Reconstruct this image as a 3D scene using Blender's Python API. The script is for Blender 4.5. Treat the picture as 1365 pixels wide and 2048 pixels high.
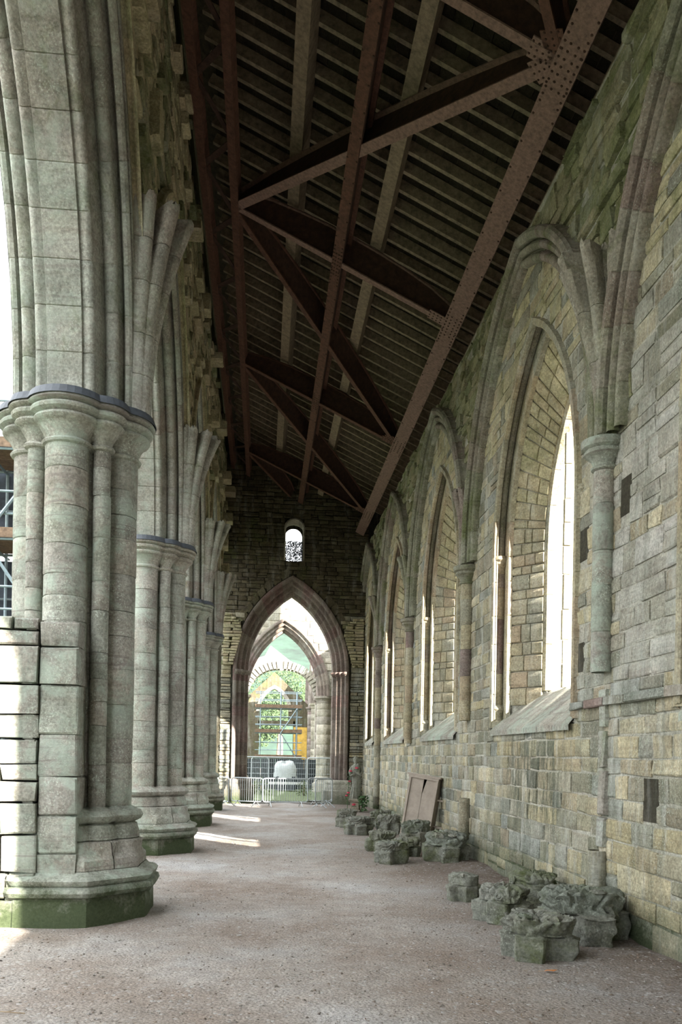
import bpy, math, random
import numpy as np
from mathutils import Vector, Matrix, noise
random.seed(7)
sc = bpy.context.scene
for o in list(bpy.data.objects): bpy.data.objects.remove(o)
COL = sc.collection
PI = math.pi
# ------------------------------------------------------------------ camera
f_px = 1700.0; roll = .018; yaw = math.atan(157.5/f_px)
cam = bpy.data.cameras.new('camera'); camo = bpy.data.objects.new('camera', cam); COL.objects.link(camo)
cam.sensor_width = 36; cam.sensor_fit = 'AUTO'; cam.lens = f_px/2048*36
cam.shift_y = (1510.8-1024)/2048; cam.clip_end = 2000
r = Vector((math.cos(yaw), -math.sin(yaw), 0)); F = Vector((math.sin(yaw), math.cos(yaw), 0)); up = Vector((0,0,1))
R = r*math.cos(roll)+up*math.sin(roll); U = -r*math.sin(roll)+up*math.cos(roll)
m = Matrix((R, U, -F)).transposed().to_4x4(); m.translation = (0,0,1.6)
camo.matrix_world = m; sc.camera = camo
# ------------------------------------------------------------------ world, sun, exposure
w = bpy.data.worlds.new('world'); sc.world = w; w.use_nodes = True
bg = w.node_tree.nodes['Background']; bg.inputs[0].default_value = (.91,.95,.99,1); bg.inputs[1].default_value = 1.0
sun = bpy.data.lights.new('sun','SUN'); suno = bpy.data.objects.new('sun', sun); COL.objects.link(suno)
sun.energy = 5.5; sun.angle = .009; sun.color = (1,.93,.82)
d = Vector((-.64*.925, .768*.925, -.38)); suno.rotation_euler = d.to_track_quat('-Z','Y').to_euler()
sc.view_settings.view_transform = 'Standard'; sc.view_settings.look = 'None'
sc.view_settings.gamma = 1; sc.view_settings.use_curve_mapping = False
sc.view_settings.exposure = 2.65
sc.cycles.max_bounces = 8; sc.cycles.diffuse_bounces = 6
# ------------------------------------------------------------------ materials
def nd(nt, t, **k):
    n = nt.nodes.new(t)
    for a, b in k.items():
        if a in n.inputs: n.inputs[a].default_value = b
        else: setattr(n, a, b)
    return n
def ramp(nt, fac, stops):
    n = nt.nodes.new('ShaderNodeValToRGB'); e = n.color_ramp.elements
    while len(e) < len(stops): e.new(.5)
    for i, (p, c) in enumerate(stops):
        e[i].position = p; e[i].color = (*c, 1) if len(c) == 3 else c
    nt.links.new(fac, n.inputs[0]); return n.outputs[0]
def mix(nt, fac, a, b, bt='MIX'):
    n = nt.nodes.new('ShaderNodeMix'); n.data_type = 'RGBA'; n.blend_type = bt
    for s, i in ((fac, 0), (a, 6), (b, 7)):
        if isinstance(s, (int, float)): n.inputs[i].default_value = s
        elif isinstance(s, tuple): n.inputs[i].default_value = (*s, 1)
        else: nt.links.new(s, n.inputs[i])
    return n.outputs[2]
def nz(nt, vec, scale, detail=4, rough=.6, dist=0):
    n = nd(nt, 'ShaderNodeTexNoise', Scale=scale, Detail=detail, Roughness=rough, Distortion=dist)
    nt.links.new(vec, n.inputs['Vector']); return n.outputs['Fac']
def grey(a): return (a,a,a)
def stone_mat(name, cols, moss=.0, base_moss=0., lichen=.3, streak=.3, bump=.5, bscale=14, rough=.92, bm_str=.95, mint=0, stain=0):
    mt = bpy.data.materials.new(name); mt.use_nodes = True; nt = mt.node_tree
    bs = nt.nodes['Principled BSDF']; bs.inputs['Roughness'].default_value = rough
    if 'Specular IOR Level' in bs.inputs: bs.inputs['Specular IOR Level'].default_value = .2
    at = nt.nodes.new('ShaderNodeAttribute'); at.attribute_name = 'tint'
    oi = nt.nodes.new('ShaderNodeObjectInfo')
    ad = nd(nt, 'ShaderNodeMath', operation='ADD'); nt.links.new(at.outputs['Fac'], ad.inputs[0]); nt.links.new(oi.outputs['Random'], ad.inputs[1])
    fr = nd(nt, 'ShaderNodeMath', operation='FRACT'); nt.links.new(ad.outputs[0], fr.inputs[0])
    geo = nt.nodes.new('ShaderNodeNewGeometry'); pos = geo.outputs['Position']
    n = len(cols); base = ramp(nt, fr.outputs[0], [((i+.5)/n, c) for i, c in enumerate(cols)])
    big = nz(nt, pos, 1.3, 5, .65)
    c = mix(nt, ramp(nt, big, [(.35, grey(0)), (.7, grey(.8))]), base, mix(nt, 1.0, base, (.62,.62,.55), 'MULTIPLY'))
    bl = nz(nt, pos, 3.7, 10, .72, .6)
    c = mix(nt, .75, c, ramp(nt, bl, [(.30, grey(.22)), (.46, grey(.44)), (.56, grey(.52)), (.72, grey(.74))]), 'OVERLAY')
    # strata bands across beds
    mp = nd(nt, 'ShaderNodeMapping'); mp.inputs['Scale'].default_value = (.6,.6,16); nt.links.new(pos, mp.inputs[0])
    band = nz(nt, mp.outputs[0], 1.2, 4)
    c = mix(nt, ramp(nt, band, [(.45, grey(0)), (.75, grey(.5))]), c, mix(nt, 1.0, c, (.72,.62,.60), 'MULTIPLY'))
    fine = nz(nt, pos, 38, 5, .7)
    c = mix(nt, .8, c, ramp(nt, fine, [(.25, grey(.18)), (.5, grey(.5)), (.75, grey(.85))]), 'OVERLAY')
    if streak:
        mp2 = nd(nt, 'ShaderNodeMapping'); mp2.inputs['Scale'].default_value = (5,5,.35); nt.links.new(pos, mp2.inputs[0])
        s = nz(nt, mp2.outputs[0], 1.2, 8, .7)
        c = mix(nt, ramp(nt, s, [(.5, grey(0)), (.66, grey(streak))]), c, (.10,.12,.09))
        mp3 = nd(nt, 'ShaderNodeMapping'); mp3.inputs['Scale'].default_value = (3,3,.5); mp3.inputs['Location'].default_value = (7,3,1); nt.links.new(pos, mp3.inputs[0])
        s2 = nz(nt, mp3.outputs[0], 1.1, 6, .7)
        c = mix(nt, ramp(nt, s2, [(.52, grey(0)), (.68, grey(min(.85,streak*1.2)))]), c, (.52,.53,.49))
    if lichen:
        l = nz(nt, pos, 60, 3, .6); l2 = nz(nt, pos, 2.5, 4, .6)
        mm = nd(nt, 'ShaderNodeMath', operation='MULTIPLY')
        nt.links.new(ramp(nt, l, [(.56, grey(0)), (.64, grey(1))]), mm.inputs[0]); nt.links.new(ramp(nt, l2, [(.42, grey(0)), (.6, grey(lichen))]), mm.inputs[1])
        c = mix(nt, mm.outputs[0], c, (.62,.68,.58))
    if stain:      # run-off stains under the window sills
        sx = nt.nodes.new('ShaderNodeSeparateXYZ'); nt.links.new(pos, sx.inputs[0])
        def band_(sock, lo, hi, f_):
            a_ = nd(nt, 'ShaderNodeMapRange'); nt.links.new(sock, a_.inputs[0]); a_.inputs[1].default_value = lo-f_; a_.inputs[2].default_value = lo+f_
            b_ = nd(nt, 'ShaderNodeMapRange'); nt.links.new(sock, b_.inputs[0]); b_.inputs[1].default_value = hi+f_; b_.inputs[2].default_value = hi-f_
            c_ = nd(nt, 'ShaderNodeMath', operation='MULTIPLY'); nt.links.new(a_.outputs[0], c_.inputs[0]); nt.links.new(b_.outputs[0], c_.inputs[1]); return c_.outputs[0]
        mp4 = nd(nt, 'ShaderNodeMapping'); mp4.inputs['Scale'].default_value = (7,7,.9); nt.links.new(pos, mp4.inputs[0])
        sn = nz(nt, mp4.outputs[0], 1.5, 8, .75)
        for lo, hi, colr, t0_ in ((9.2,11.3,(.055,.065,.045),.44),(14.6,16.8,(.10,.11,.09),.5),(9.0,11.6,(.60,.62,.58),.60)):
            mm = nd(nt, 'ShaderNodeMath', operation='MULTIPLY'); nt.links.new(band_(sx.outputs[1], lo, hi, .35), mm.inputs[0]); nt.links.new(band_(sx.outputs[2], .75, 2.0, .3), mm.inputs[1])
            m5 = nd(nt, 'ShaderNodeMath', operation='MULTIPLY'); nt.links.new(mm.outputs[0], m5.inputs[0]); nt.links.new(ramp(nt, sn, [(t0_, grey(0)), (t0_+.12, grey(.8))]), m5.inputs[1])
            c = mix(nt, m5.outputs[0], c, colr)
    if mint:
        l = nz(nt, pos, 2.2, 9, .75, .4)
        c = mix(nt, ramp(nt, l, [(.48, grey(0)), (.60, grey(mint))]), c, (.36,.43,.36))
        l = nz(nt, mp.outputs[0], .7, 6, .7, 1)
        c = mix(nt, ramp(nt, l, [(.58, grey(0)), (.66, grey(mint))]), c, (.17,.14,.13))
    if moss:
        l = nz(nt, pos, 1.7, 7, .72, .5)
        c = mix(nt, ramp(nt, l, [(.58-.25*moss, grey(0)), (.80-.25*moss, grey(.9))]), c, mix(nt, fine, (.035,.05,.014), (.15,.18,.06)))
    if base_moss:
        sp = nt.nodes.new('ShaderNodeSeparateXYZ'); nt.links.new(pos, sp.inputs[0])
        l = nz(nt, pos, 2.5, 6, .7)
        a1 = nd(nt, 'ShaderNodeMath', operation='MULTIPLY_ADD'); nt.links.new(l, a1.inputs[0]); a1.inputs[1].default_value = -1.1; nt.links.new(sp.outputs[2], a1.inputs[2])
        k = ramp(nt, a1.outputs[0], [(0, grey(1)), (1, grey(0))]); cr = k.node.color_ramp
        mr = nd(nt, 'ShaderNodeMapRange'); nt.links.new(a1.outputs[0], mr.inputs[0])
        mr.inputs[1].default_value = -.42; mr.inputs[2].default_value = base_moss-.25; mr.inputs[3].default_value = bm_str; mr.inputs[4].default_value = 0
        c = mix(nt, mr.outputs[0], c, mix(nt, fine, (.015,.026,.009), (.075,.10,.045)))
    nt.links.new(c, bs.inputs['Base Color'])
    b1 = nz(nt, pos, bscale, 8, .7); b2 = nz(nt, mp.outputs[0], 2.5, 4)
    b3 = nd(nt, 'ShaderNodeTexVoronoi', Scale=bscale*.8); nt.links.new(pos, b3.inputs['Vector'])
    s1 = nd(nt, 'ShaderNodeMath', operation='MULTIPLY_ADD'); nt.links.new(b2, s1.inputs[0]); s1.inputs[1].default_value = .35; nt.links.new(b1, s1.inputs[2])
    s2_ = nd(nt, 'ShaderNodeMath', operation='MULTIPLY_ADD'); nt.links.new(b3.outputs['Distance'], s2_.inputs[0]); s2_.inputs[1].default_value = .35; nt.links.new(s1.outputs[0], s2_.inputs[2])
    bp = nd(nt, 'ShaderNodeBump', Strength=bump, Distance=.03); nt.links.new(s2_.outputs[0], bp.inputs['Height'])
    nt.links.new(bp.outputs[0], bs.inputs['Normal'])
    return mt
def plain(name, col, rough=.6, metal=0, var=.25, scale=9, bump=.15, col2=None):
    mt = bpy.data.materials.new(name); mt.use_nodes = True; nt = mt.node_tree; bs = nt.nodes['Principled BSDF']
    bs.inputs['Roughness'].default_value = rough; bs.inputs['Metallic'].default_value = metal
    geo = nt.nodes.new('ShaderNodeNewGeometry'); n = nz(nt, geo.outputs['Position'], scale, 6, .7)
    c2 = col2 or tuple(x*(1-var*1.6) for x in col)
    nt.links.new(ramp(nt, n, [(.3, c2), (.65, tuple(min(1,x*(1+var)) for x in col))]), bs.inputs['Base Color'])
    bp = nd(nt, 'ShaderNodeBump', Strength=bump, Distance=.01); nt.links.new(nz(nt, geo.outputs['Position'], scale*6, 5), bp.inputs['Height']); nt.links.new(bp.outputs[0], bs.inputs['Normal'])
    return mt
M = {}
M['pier'] = stone_mat('pier_stone', [(.31,.325,.28),(.37,.365,.32),(.26,.24,.215),(.34,.35,.305),(.30,.285,.255),(.37,.345,.30)], base_moss=.15, mint=.6, lichen=.6, streak=.25, bump=.45)
M['arch'] = stone_mat('arch_stone', [(.35,.36,.32),(.39,.38,.34),(.32,.30,.27),(.37,.38,.345),(.29,.245,.22)], moss=.1, mint=.35, lichen=.4, streak=.2, bump=.4)
M['wall'] = stone_mat('wall_stone', [(.55,.50,.36),(.20,.20,.17),(.38,.36,.26),(.46,.40,.25),(.26,.28,.25),(.44,.41,.32),(.30,.32,.30),(.48,.42,.28),(.33,.29,.22),(.24,.24,.18)], base_moss=.3, bm_str=.55, lichen=.45, streak=.5, bump=1, bscale=9, stain=1)
M['plaster'] = stone_mat('patchy_limewash', [(.40,.39,.34),(.47,.46,.41),(.36,.34,.28),(.50,.49,.45)], mint=.15, lichen=.3, streak=.5, bump=1.2, bscale=8)
M['green'] = stone_mat('mossy_rubble', [(.26,.27,.15),(.33,.32,.20),(.20,.22,.12),(.30,.28,.18),(.36,.33,.22)], moss=.45, lichen=.25, streak=.3, bump=1, bscale=7)
M['yellow'] = stone_mat('yellow_bounce_rubble', [(.48,.44,.28),(.54,.49,.33),(.40,.37,.24),(.49,.42,.29)], moss=.25, lichen=.2, streak=.2, bump=.8, bscale=8)  # yellow stone, colour raised to carry light bounced off the floor
M['reveal'] = stone_mat('reveal_stone', [(.40,.36,.25),(.34,.33,.26),(.45,.40,.28),(.38,.31,.22)], lichen=.3, streak=.35, bump=.7, bscale=9)
M['red'] = stone_mat('purple_sandstone', [(.20,.16,.14),(.26,.22,.19),(.17,.13,.12),(.30,.27,.23),(.22,.15,.14)], lichen=.15, streak=.25, bump=.4, base_moss=.4)
M['rib'] = stone_mat('rib_stone', [(.27,.24,.20),(.31,.30,.24),(.22,.17,.15),(.28,.28,.22),(.20,.20,.14)], moss=.3, lichen=.3, streak=.25, bump=.4)
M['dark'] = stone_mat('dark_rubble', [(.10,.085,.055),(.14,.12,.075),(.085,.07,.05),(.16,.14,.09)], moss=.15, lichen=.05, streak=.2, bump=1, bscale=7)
M['far'] = stone_mat('far_stone', [(.42,.40,.33),(.36,.33,.27),(.48,.44,.36),(.32,.29,.25)], lichen=.2, streak=.2, bump=.4)
M['mortar'] = stone_mat('mortar', [(.47,.46,.40),(.52,.51,.44)], base_moss=.3, lichen=.2, streak=.4, bump=1, bscale=16)
M['mortar_g'] = stone_mat('mossy_mortar', [(.20,.20,.12),(.16,.17,.09)], moss=.45, lichen=.1, streak=.2, bump=1, bscale=10)
M['mortar_d'] = stone_mat('dark_mortar', [(.055,.05,.035),(.04,.035,.025)], lichen=.02, streak=.2, bump=1, bscale=10)
M['boss'] = stone_mat('carved_boss_stone', [(.22,.23,.20),(.27,.27,.235),(.19,.21,.18)], moss=.42, base_moss=0, lichen=.4, streak=.1, bump=.8, bscale=26)
M['lead'] = plain('lead_flashing', (.065,.075,.09), .6, .0, .2)
M['rust'] = plain('rusty_iron', (.115,.052,.033), .8, .0, .35, 14, .5)
M['rust2'] = plain('pale_rusty_iron', (.24,.15,.12), .75, .0, .3, 20, .5)
M['rust_d'] = plain('dark_rusty_iron', (.055,.027,.018), .85, 0, .35, 10, .4)
M['wood'] = plain('weathered_oak', (.27,.21,.145), .85, 0, .3, 12, .5)
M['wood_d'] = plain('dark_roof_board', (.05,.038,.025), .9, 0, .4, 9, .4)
M['lath'] = plain('pale_lath', (.27,.22,.15), .9, 0, .35, 12, .4)
M['cab'] = plain('grey_weathered_wood', (.36,.31,.26), .85, 0, .12, 7, .4)
M['galv'] = plain('galvanised_steel', (.42,.46,.48), .45, .5, .12, 8, .05)
M['tube'] = plain('scaffold_tube', (.30,.38,.42), .45, .5, .15, 8, .05)
M['plank'] = plain('scaffold_plank', (.22,.15,.10), .9, 0, .3, 9)
M['net'] = plain('debris_netting', (.05,.062,.08), .8, 0, .35, 3)
M['hoard'] = plain('dark_hoarding', (.035,.045,.05), .8, 0, .2, 3)
M['tarp'] = plain('grey_tarpaulin', (.48,.52,.52), .6, 0, .12, 3)
M['white'] = plain('white_paint', (.75,.77,.78), .6, 0, .05, 3)
M['statue'] = stone_mat('statue_stone', [(.25,.26,.22),(.27,.28,.24)], moss=.12, lichen=.3, streak=.2, bump=.2, bscale=30)
M['pink'] = plain('pink_petals', (.72,.10,.16), .7, 0, .2, 30)
M['leaf'] = plain('green_leaves', (.05,.11,.035), .7, 0, .4, 20)
M['dryleaf'] = plain('orange_dry_leaf', (.45,.17,.05), .8, 0, .2, 40)
M['grass'] = plain('grass', (.085,.115,.045), .95, 0, .3, 6, .8)
M['hill'] = plain('wooded_hillside', (.020,.045,.028), .95, 0, .5, .12, 1)
M['foliage'] = plain('tree_foliage', (.06,.10,.04), .9, 0, .4, 3)  # leaf green, varied by noise alone
M['twig'] = plain('dry_twig', (.35,.27,.18), .9, 0, .2, 20)
M['crag'] = plain('yellow_boarding', (.60,.38,.08), .8, 0, .2, 3)
def ground_mat():
    mt = bpy.data.materials.new('gravel_earth'); mt.use_nodes = True; nt = mt.node_tree; bs = nt.nodes['Principled BSDF']
    bs.inputs['Roughness'].default_value = .95
    geo = nt.nodes.new('ShaderNodeNewGeometry'); p = geo.outputs['Position']
    a = nz(nt, p, .55, 6, .6); b = nz(nt, p, 55, 5, .75); c_ = nz(nt, p, 5, 5, .65)
    col = ramp(nt, a, [(.36, (.23,.185,.152)), (.52, (.31,.278,.248)), (.66, (.375,.365,.355))])
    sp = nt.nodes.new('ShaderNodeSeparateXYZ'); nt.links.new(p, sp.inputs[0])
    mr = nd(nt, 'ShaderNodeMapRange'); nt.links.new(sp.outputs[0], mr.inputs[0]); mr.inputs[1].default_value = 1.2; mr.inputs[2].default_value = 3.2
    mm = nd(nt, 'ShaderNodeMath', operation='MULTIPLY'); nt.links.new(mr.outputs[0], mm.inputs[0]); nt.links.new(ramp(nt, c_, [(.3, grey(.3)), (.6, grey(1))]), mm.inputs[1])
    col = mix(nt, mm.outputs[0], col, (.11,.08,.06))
    col = mix(nt, .8, col, ramp(nt, b, [(.3, grey(.12)), (.5, grey(.5)), (.72, grey(.92))]), 'OVERLAY')
    col = mix(nt, .4, col, ramp(nt, c_, [(.3, grey(.3)), (.7, grey(.7))]), 'OVERLAY')
    v = nd(nt, 'ShaderNodeTexVoronoi', Scale=42); nt.links.new(p, v.inputs['Vector'])
    vb = ramp(nt, v.outputs['Color'], [(.80, grey(0)), (.9, grey(.7))])
    col = mix(nt, vb, col, (.42,.41,.40))
    nt.links.new(col, bs.inputs['Base Color'])
    s = nd(nt, 'ShaderNodeMath', operation='MULTIPLY_ADD'); nt.links.new(v.outputs['Distance'], s.inputs[0]); s.inputs[1].default_value = -.8; nt.links.new(b, s.inputs[2])
    bp = nd(nt, 'ShaderNodeBump', Strength=.65, Distance=.02); nt.links.new(s.outputs[0], bp.inputs['Height']); nt.links.new(bp.outputs[0], bs.inputs['Normal'])
    return mt
M['ground'] = ground_mat()
# ------------------------------------------------------------------ mesh helpers
class MB:
    def __init__(s): s.v = []; s.f = []; s.t = []
    def add(s, vs, fs, tint=0.):
        n = len(s.v); s.v.extend([tuple(p) for p in vs]); s.f.extend([tuple(i+n for i in q) for q in fs]); s.t.extend([tint]*len(vs)); return s
    def grid(s, rows, tint=0., close=False):
        nr = len(rows); nc = len(rows[0]); fs = []
        for i in range(nr-1):
            for j in range(nc if close else nc-1):
                k = (j+1) % nc; fs.append((i*nc+j, i*nc+k, (i+1)*nc+k, (i+1)*nc+j))
        return s.add([p for rr in rows for p in rr], fs, tint)
    def box(s, x0, x1, y0, y1, z0, z1, tint=0.):
        vs = [(x0,y0,z0),(x1,y0,z0),(x1,y1,z0),(x0,y1,z0),(x0,y0,z1),(x1,y0,z1),(x1,y1,z1),(x0,y1,z1)]
        return s.add(vs, [(0,3,2,1),(4,5,6,7),(0,1,5,4),(1,2,6,5),(2,3,7,6),(3,0,4,7)], tint)
    def beam(s, a, b, wd, ht, upv=(0,0,1), tint=0.):
        a = Vector(a); b = Vector(b); t = (b-a).normalized(); u = Vector(upv); sd = t.cross(u).normalized(); u = sd.cross(t)
        vs = [p+sd*x*wd/2+u*y*ht/2 for p in (a,b) for x,y in ((-1,-1),(1,-1),(1,1),(-1,1))]
        return s.add(vs, [(3,2,1,0),(4,5,6,7),(0,1,5,4),(1,2,6,5),(2,3,7,6),(3,0,4,7)], tint)
    def tube(s, pts, rad, n=6, tint=0., cap=True):
        pts = [Vector(p) for p in pts]; rows = []; N = len(pts); ref = None
        for i, p in enumerate(pts):
            t = (pts[min(i+1,N-1)]-pts[max(i-1,0)]).normalized()
            if ref is None: ref = Vector((0,0,1)) if abs(t.z) < .9 else Vector((1,0,0))
            a = t.cross(ref).normalized(); b = a.cross(t); ref = b
            rr = rad[i] if isinstance(rad, (list,tuple)) else rad
            rows.append([p+(a*math.cos(2*PI*k/n)+b*math.sin(2*PI*k/n))*rr for k in range(n)])
        s.grid(rows, tint, True)
        if cap:
            s.add(rows[0], [tuple(range(n))], tint); s.add(rows[-1], [tuple(reversed(range(n)))], tint)
        return s
    def build(s, name, mat, parent=None, smooth=False, **props):
        me = bpy.data.meshes.new(name); me.from_pydata([tuple(p) for p in s.v], [], s.f); me.update()
        at = me.attributes.new('tint', 'FLOAT', 'POINT'); at.data.foreach_set('value', s.t)
        me.materials.append(M[mat] if isinstance(mat, str) else mat)
        if smooth:
            me.polygons.foreach_set('use_smooth', [True]*len(me.polygons)); me.set_sharp_from_angle(angle=math.radians(38))
        return link(name, me, parent, **props)
def link(name, data, parent=None, loc=None, **props):
    o = bpy.data.objects.new(name, data); COL.objects.link(o)
    if parent is not None: o.parent = parent
    if loc is not None: o.location = loc
    for k, v in props.items(): o[k] = v
    return o
def thing(name, label, cat, loc=(0,0,0), rz=0, group=None):
    o = link(name, None, None, loc); o.rotation_euler = (0,0,rz); o['label'] = label; o['category'] = cat
    if group: o['group'] = group
    o.empty_display_size = .2
    return o
def struct(name): return link(name, None, None, (0,0,0), kind='structure')
rnd = random.uniform
def stone(mb, O, Uv, Vv, Nv, u0, u1, v0, v1, dep, tint, jit=.012, rough=.012, back=.04, gap=.009):
    u0 += gap; u1 -= gap; v0 += gap; v1 -= gap
    b = min(.016, (u1-u0)*.15, (v1-v0)*.15)
    ps = [u0, u0+b, u1-b, u1]; qs = [v0, v0+b, v1-b, v1]
    cj = [[(rnd(-jit,jit), rnd(-jit,jit)) for _ in range(2)] for _ in range(2)]
    rows = []
    for j, q in enumerate(qs):
        rw = []
        for i, p in enumerate(ps):
            s = (p-u0)/(u1-u0); t = (q-v0)/(v1-v0)
            ju = sum(cj[a][c][0]*((s if a else 1-s)*(t if c else 1-t)) for a in (0,1) for c in (0,1))
            jv = sum(cj[a][c][1]*((s if a else 1-s)*(t if c else 1-t)) for a in (0,1) for c in (0,1))
            edge = (i in (0,3)) + (j in (0,3))
            n = dep - (.007 if edge == 1 else .016 if edge == 2 else 0) + rnd(-rough, rough)
            rw.append(O+Uv*(p+ju)+Vv*(q+jv)+Nv*n)
        rows.append(rw)
    mb.grid(rows, tint)
    ring = [rows[0][i] for i in range(4)]+[rows[j][3] for j in (1,2,3)]+[rows[3][i] for i in (2,1,0)]+[rows[j][0] for j in (2,1)]
    c = [p-Nv*(back+dep) for p in ring]
    mb.grid([c, ring], tint, True)
def emit_stones(specs, score, parent, nmax, mat_fn, name='stone', stuffname='small_stones', **kw):
    """specs: list of dict(args for stone). The biggest in view become parts, the rest one mesh per material."""
    specs.sort(key=score, reverse=True)
    rest = {}
    for i, sp in enumerate(specs):
        mt = mat_fn(sp); t = rnd(0,1)
        mb = MB() if i < nmax else rest.setdefault(mt, MB())
        stone(mb, *sp['a'], t, **{**kw, **sp.get('k', {})})
        if i < nmax: mb.build(name, mt, parent, True)
    for mt, mb in rest.items(): mb.build(stuffname, mt, parent, True, kind='stuff')
# pointed arch ---------------------------------------------------------------
class Arch:
    def __init__(s, c, a, spring, rise, sill, cut=0):
        s.c, s.a, s.z, s.sill = c, a, spring, sill
        s.R = (rise*rise+a*a)/(2*a); s.cx = s.R-a
    def P(s, side, t, d=0):      # t 0..1 jamb, 1..2 arc ; side -1/+1 ; returns (h,z)
        if t <= 1: return (s.c+side*(s.a+d), s.sill+(s.z-s.sill)*t)
        Rr = s.R+d; al = math.acos(max(-1, min(1, s.cx/Rr)))*(t-1)
        return (s.c+side*(-s.cx+Rr*math.cos(al)), s.z+Rr*math.sin(al))
    def top(s, h, d=0):           # height of the curve above h (None outside)
        x = abs(h-s.c)
        if x >= s.a+d: return None
        q = (s.R+d)**2-(x+s.cx)**2
        return s.z+math.sqrt(max(0,q))
    def halfw(s, z, d=0):
        if z <= s.z: return s.a+d
        q = (s.R+d)**2-(z-s.z)**2
        return (math.sqrt(q)-s.cx) if q > s.cx**2 else 0
    def arclen(s, d=0): return (s.R+d)*math.acos(max(-1,min(1,s.cx/(s.R+d))))
def W(axis, h, w_, z): return Vector((w_, h, z)) if axis == 'Y' else Vector((h, w_, z))
def sweep_piece(mb, ar, axis, side, t0, t1, prof, n=3, tint=0., joint=.010):
    L = 1 if (t1 <= 1) else 0
    e = .004/max(.1, (ar.z-ar.sill) if t1 <= 1 else ar.arclen())
    ts = [t0, t0+e*2.2] + [t0+(t1-t0)*k/n for k in range(1,n)] + [t1-e*2.2, t1]
    rows = []
    for k, t in enumerate(ts):
        jd = joint if k in (0, len(ts)-1) else 0
        rows.append([W(axis, *(lambda hz: (hz[0], p[0], hz[1]))(ar.P(side, t, p[1]+jd))) for p in prof])
    flip = (side > 0)
    if flip: rows = [list(reversed(q)) for q in rows]
    mb.grid(rows, tint)
def sweep_arch(ar, axis, prof, parent, mat, name='voussoir', jamb=True, arc=True, vlen=.42, jlen=.4, n=3, tmax=2., matfn=None, sides=(-1,1), joined=None):
    for side in sides:
        segs = []
        if jamb and ar.z > ar.sill+.01:
            z = ar.sill
            L = ar.z-ar.sill; k = max(1, round(L/jlen))
            cuts = [0]+sorted((i+rnd(-.2,.2))/k for i in range(1,k))+[1]
            segs += list(zip(cuts[:-1], cuts[1:]))
        if arc:
            k = max(2, round(ar.arclen(.2)/vlen))
            cuts = [1]+[1+(i+rnd(-.12,.12))/k for i in range(1,k)]+[2]
            segs += [(a,b) for a,b in zip(cuts[:-1], cuts[1:]) if a < tmax]
        for a, b in segs:
            mb = joined if joined is not None else MB()
            sweep_piece(mb, ar, axis, side, a, b, prof, n, rnd(0,1))
            if joined is None:
                mb.build(name, matfn(side,a) if matfn else mat, parent, True)
def roll(w0, d0, rad, a0, a1, n=5):
    return [(w0+rad*math.cos(math.radians(a0+(a1-a0)*i/n)), d0+rad*math.sin(math.radians(a0+(a1-a0)*i/n))) for i in range(n+1)]
# wall slab with arched openings --------------------------------------------
def wall_slab(mb, axis, w_, h0, h1, zb, zt, openings, dz=0.):
    """openings: (Arch, d); columns of quads at depth w_"""
    hs = {h0, h1}
    for ar, dd in openings:
        n = 18
        for i in range(n+1):
            h = ar.c-(ar.a+dd)*math.cos(PI*i/n)
            if h0 < h < h1: hs.add(h)
    hs = sorted(hs)
    for a, b in zip(hs[:-1], hs[1:]):
        if b-a < 1e-5: continue
        mid = (a+b)/2; hits = [(ar, dd) for ar, dd in openings if abs(mid-ar.c) < ar.a+dd]; hits.sort(key=lambda q: q[0].sill)
        zta = zt(a) if callable(zt) else zt; ztb = zt(b) if callable(zt) else zt
        q = []
        la, lb = zb, zb
        for ar, dd in hits:
            if ar.sill > zb+.001: q.append((la, lb, ar.sill, ar.sill))
            la = ar.top(a, dd) or ar.z; lb = ar.top(b, dd) or ar.z
        q.append((la, lb, max(zta,la), max(ztb,lb)))
        for (p, p2, s, s2) in q:
            mb.add([W(axis,a,w_,p), W(axis,b,w_,p2), W(axis,b,w_,s2), W(axis,a,w_,s)], [(0,1,2,3)], rnd(0,1))
def courses(h0, h1, z0, z1, hmin, hmax, lmin, lmax, excl, top=None):
    """course layout; excl(z0,z1)-> list of (a,b) excluded spans"""
    out = []; z = z0
    while z < z1-.04:
        ch = min(rnd(hmin, hmax), z1-z)
        if z1-(z+ch) < hmin*.6: ch = z1-z
        ex = sorted(excl(z, z+ch)); h = h0; spans = []
        for a, b in ex:
            if a > h: spans.append((h, min(a,h1)))
            h = max(h, b)
        if h < h1: spans.append((h, h1))
        for a, b in spans:
            x = a
            while x < b-.03:
                l = rnd(lmin, lmax)*(1 if ch > (hmin+hmax)/2 else 1.15)
                if b-(x+l) < lmin*.7: l = b-x
                if top is None or z+ch*.5 < top(x+l/2):
                    if ch > (hmin+hmax)*.55 and random.random() < .22:
                        k = rnd(.4,.6); out.append((x, x+l, z, z+ch*k)); out.append((x, x+l, z+ch*k, z+ch))
                    else: out.append((x, x+l, z, z+ch))
                x += l
        z += ch
    return out
def view_score(c, size):
    dy = max(.5, c.y)
    px = 525+1700*c.x/dy; pz = 1508-1700*(c.z-1.6)/dy
    vis = 1 if (-60 < px < 1420 and -60 < pz < 2110 and c.y > 2) else .0001
    return size/dy/dy*vis
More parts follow.
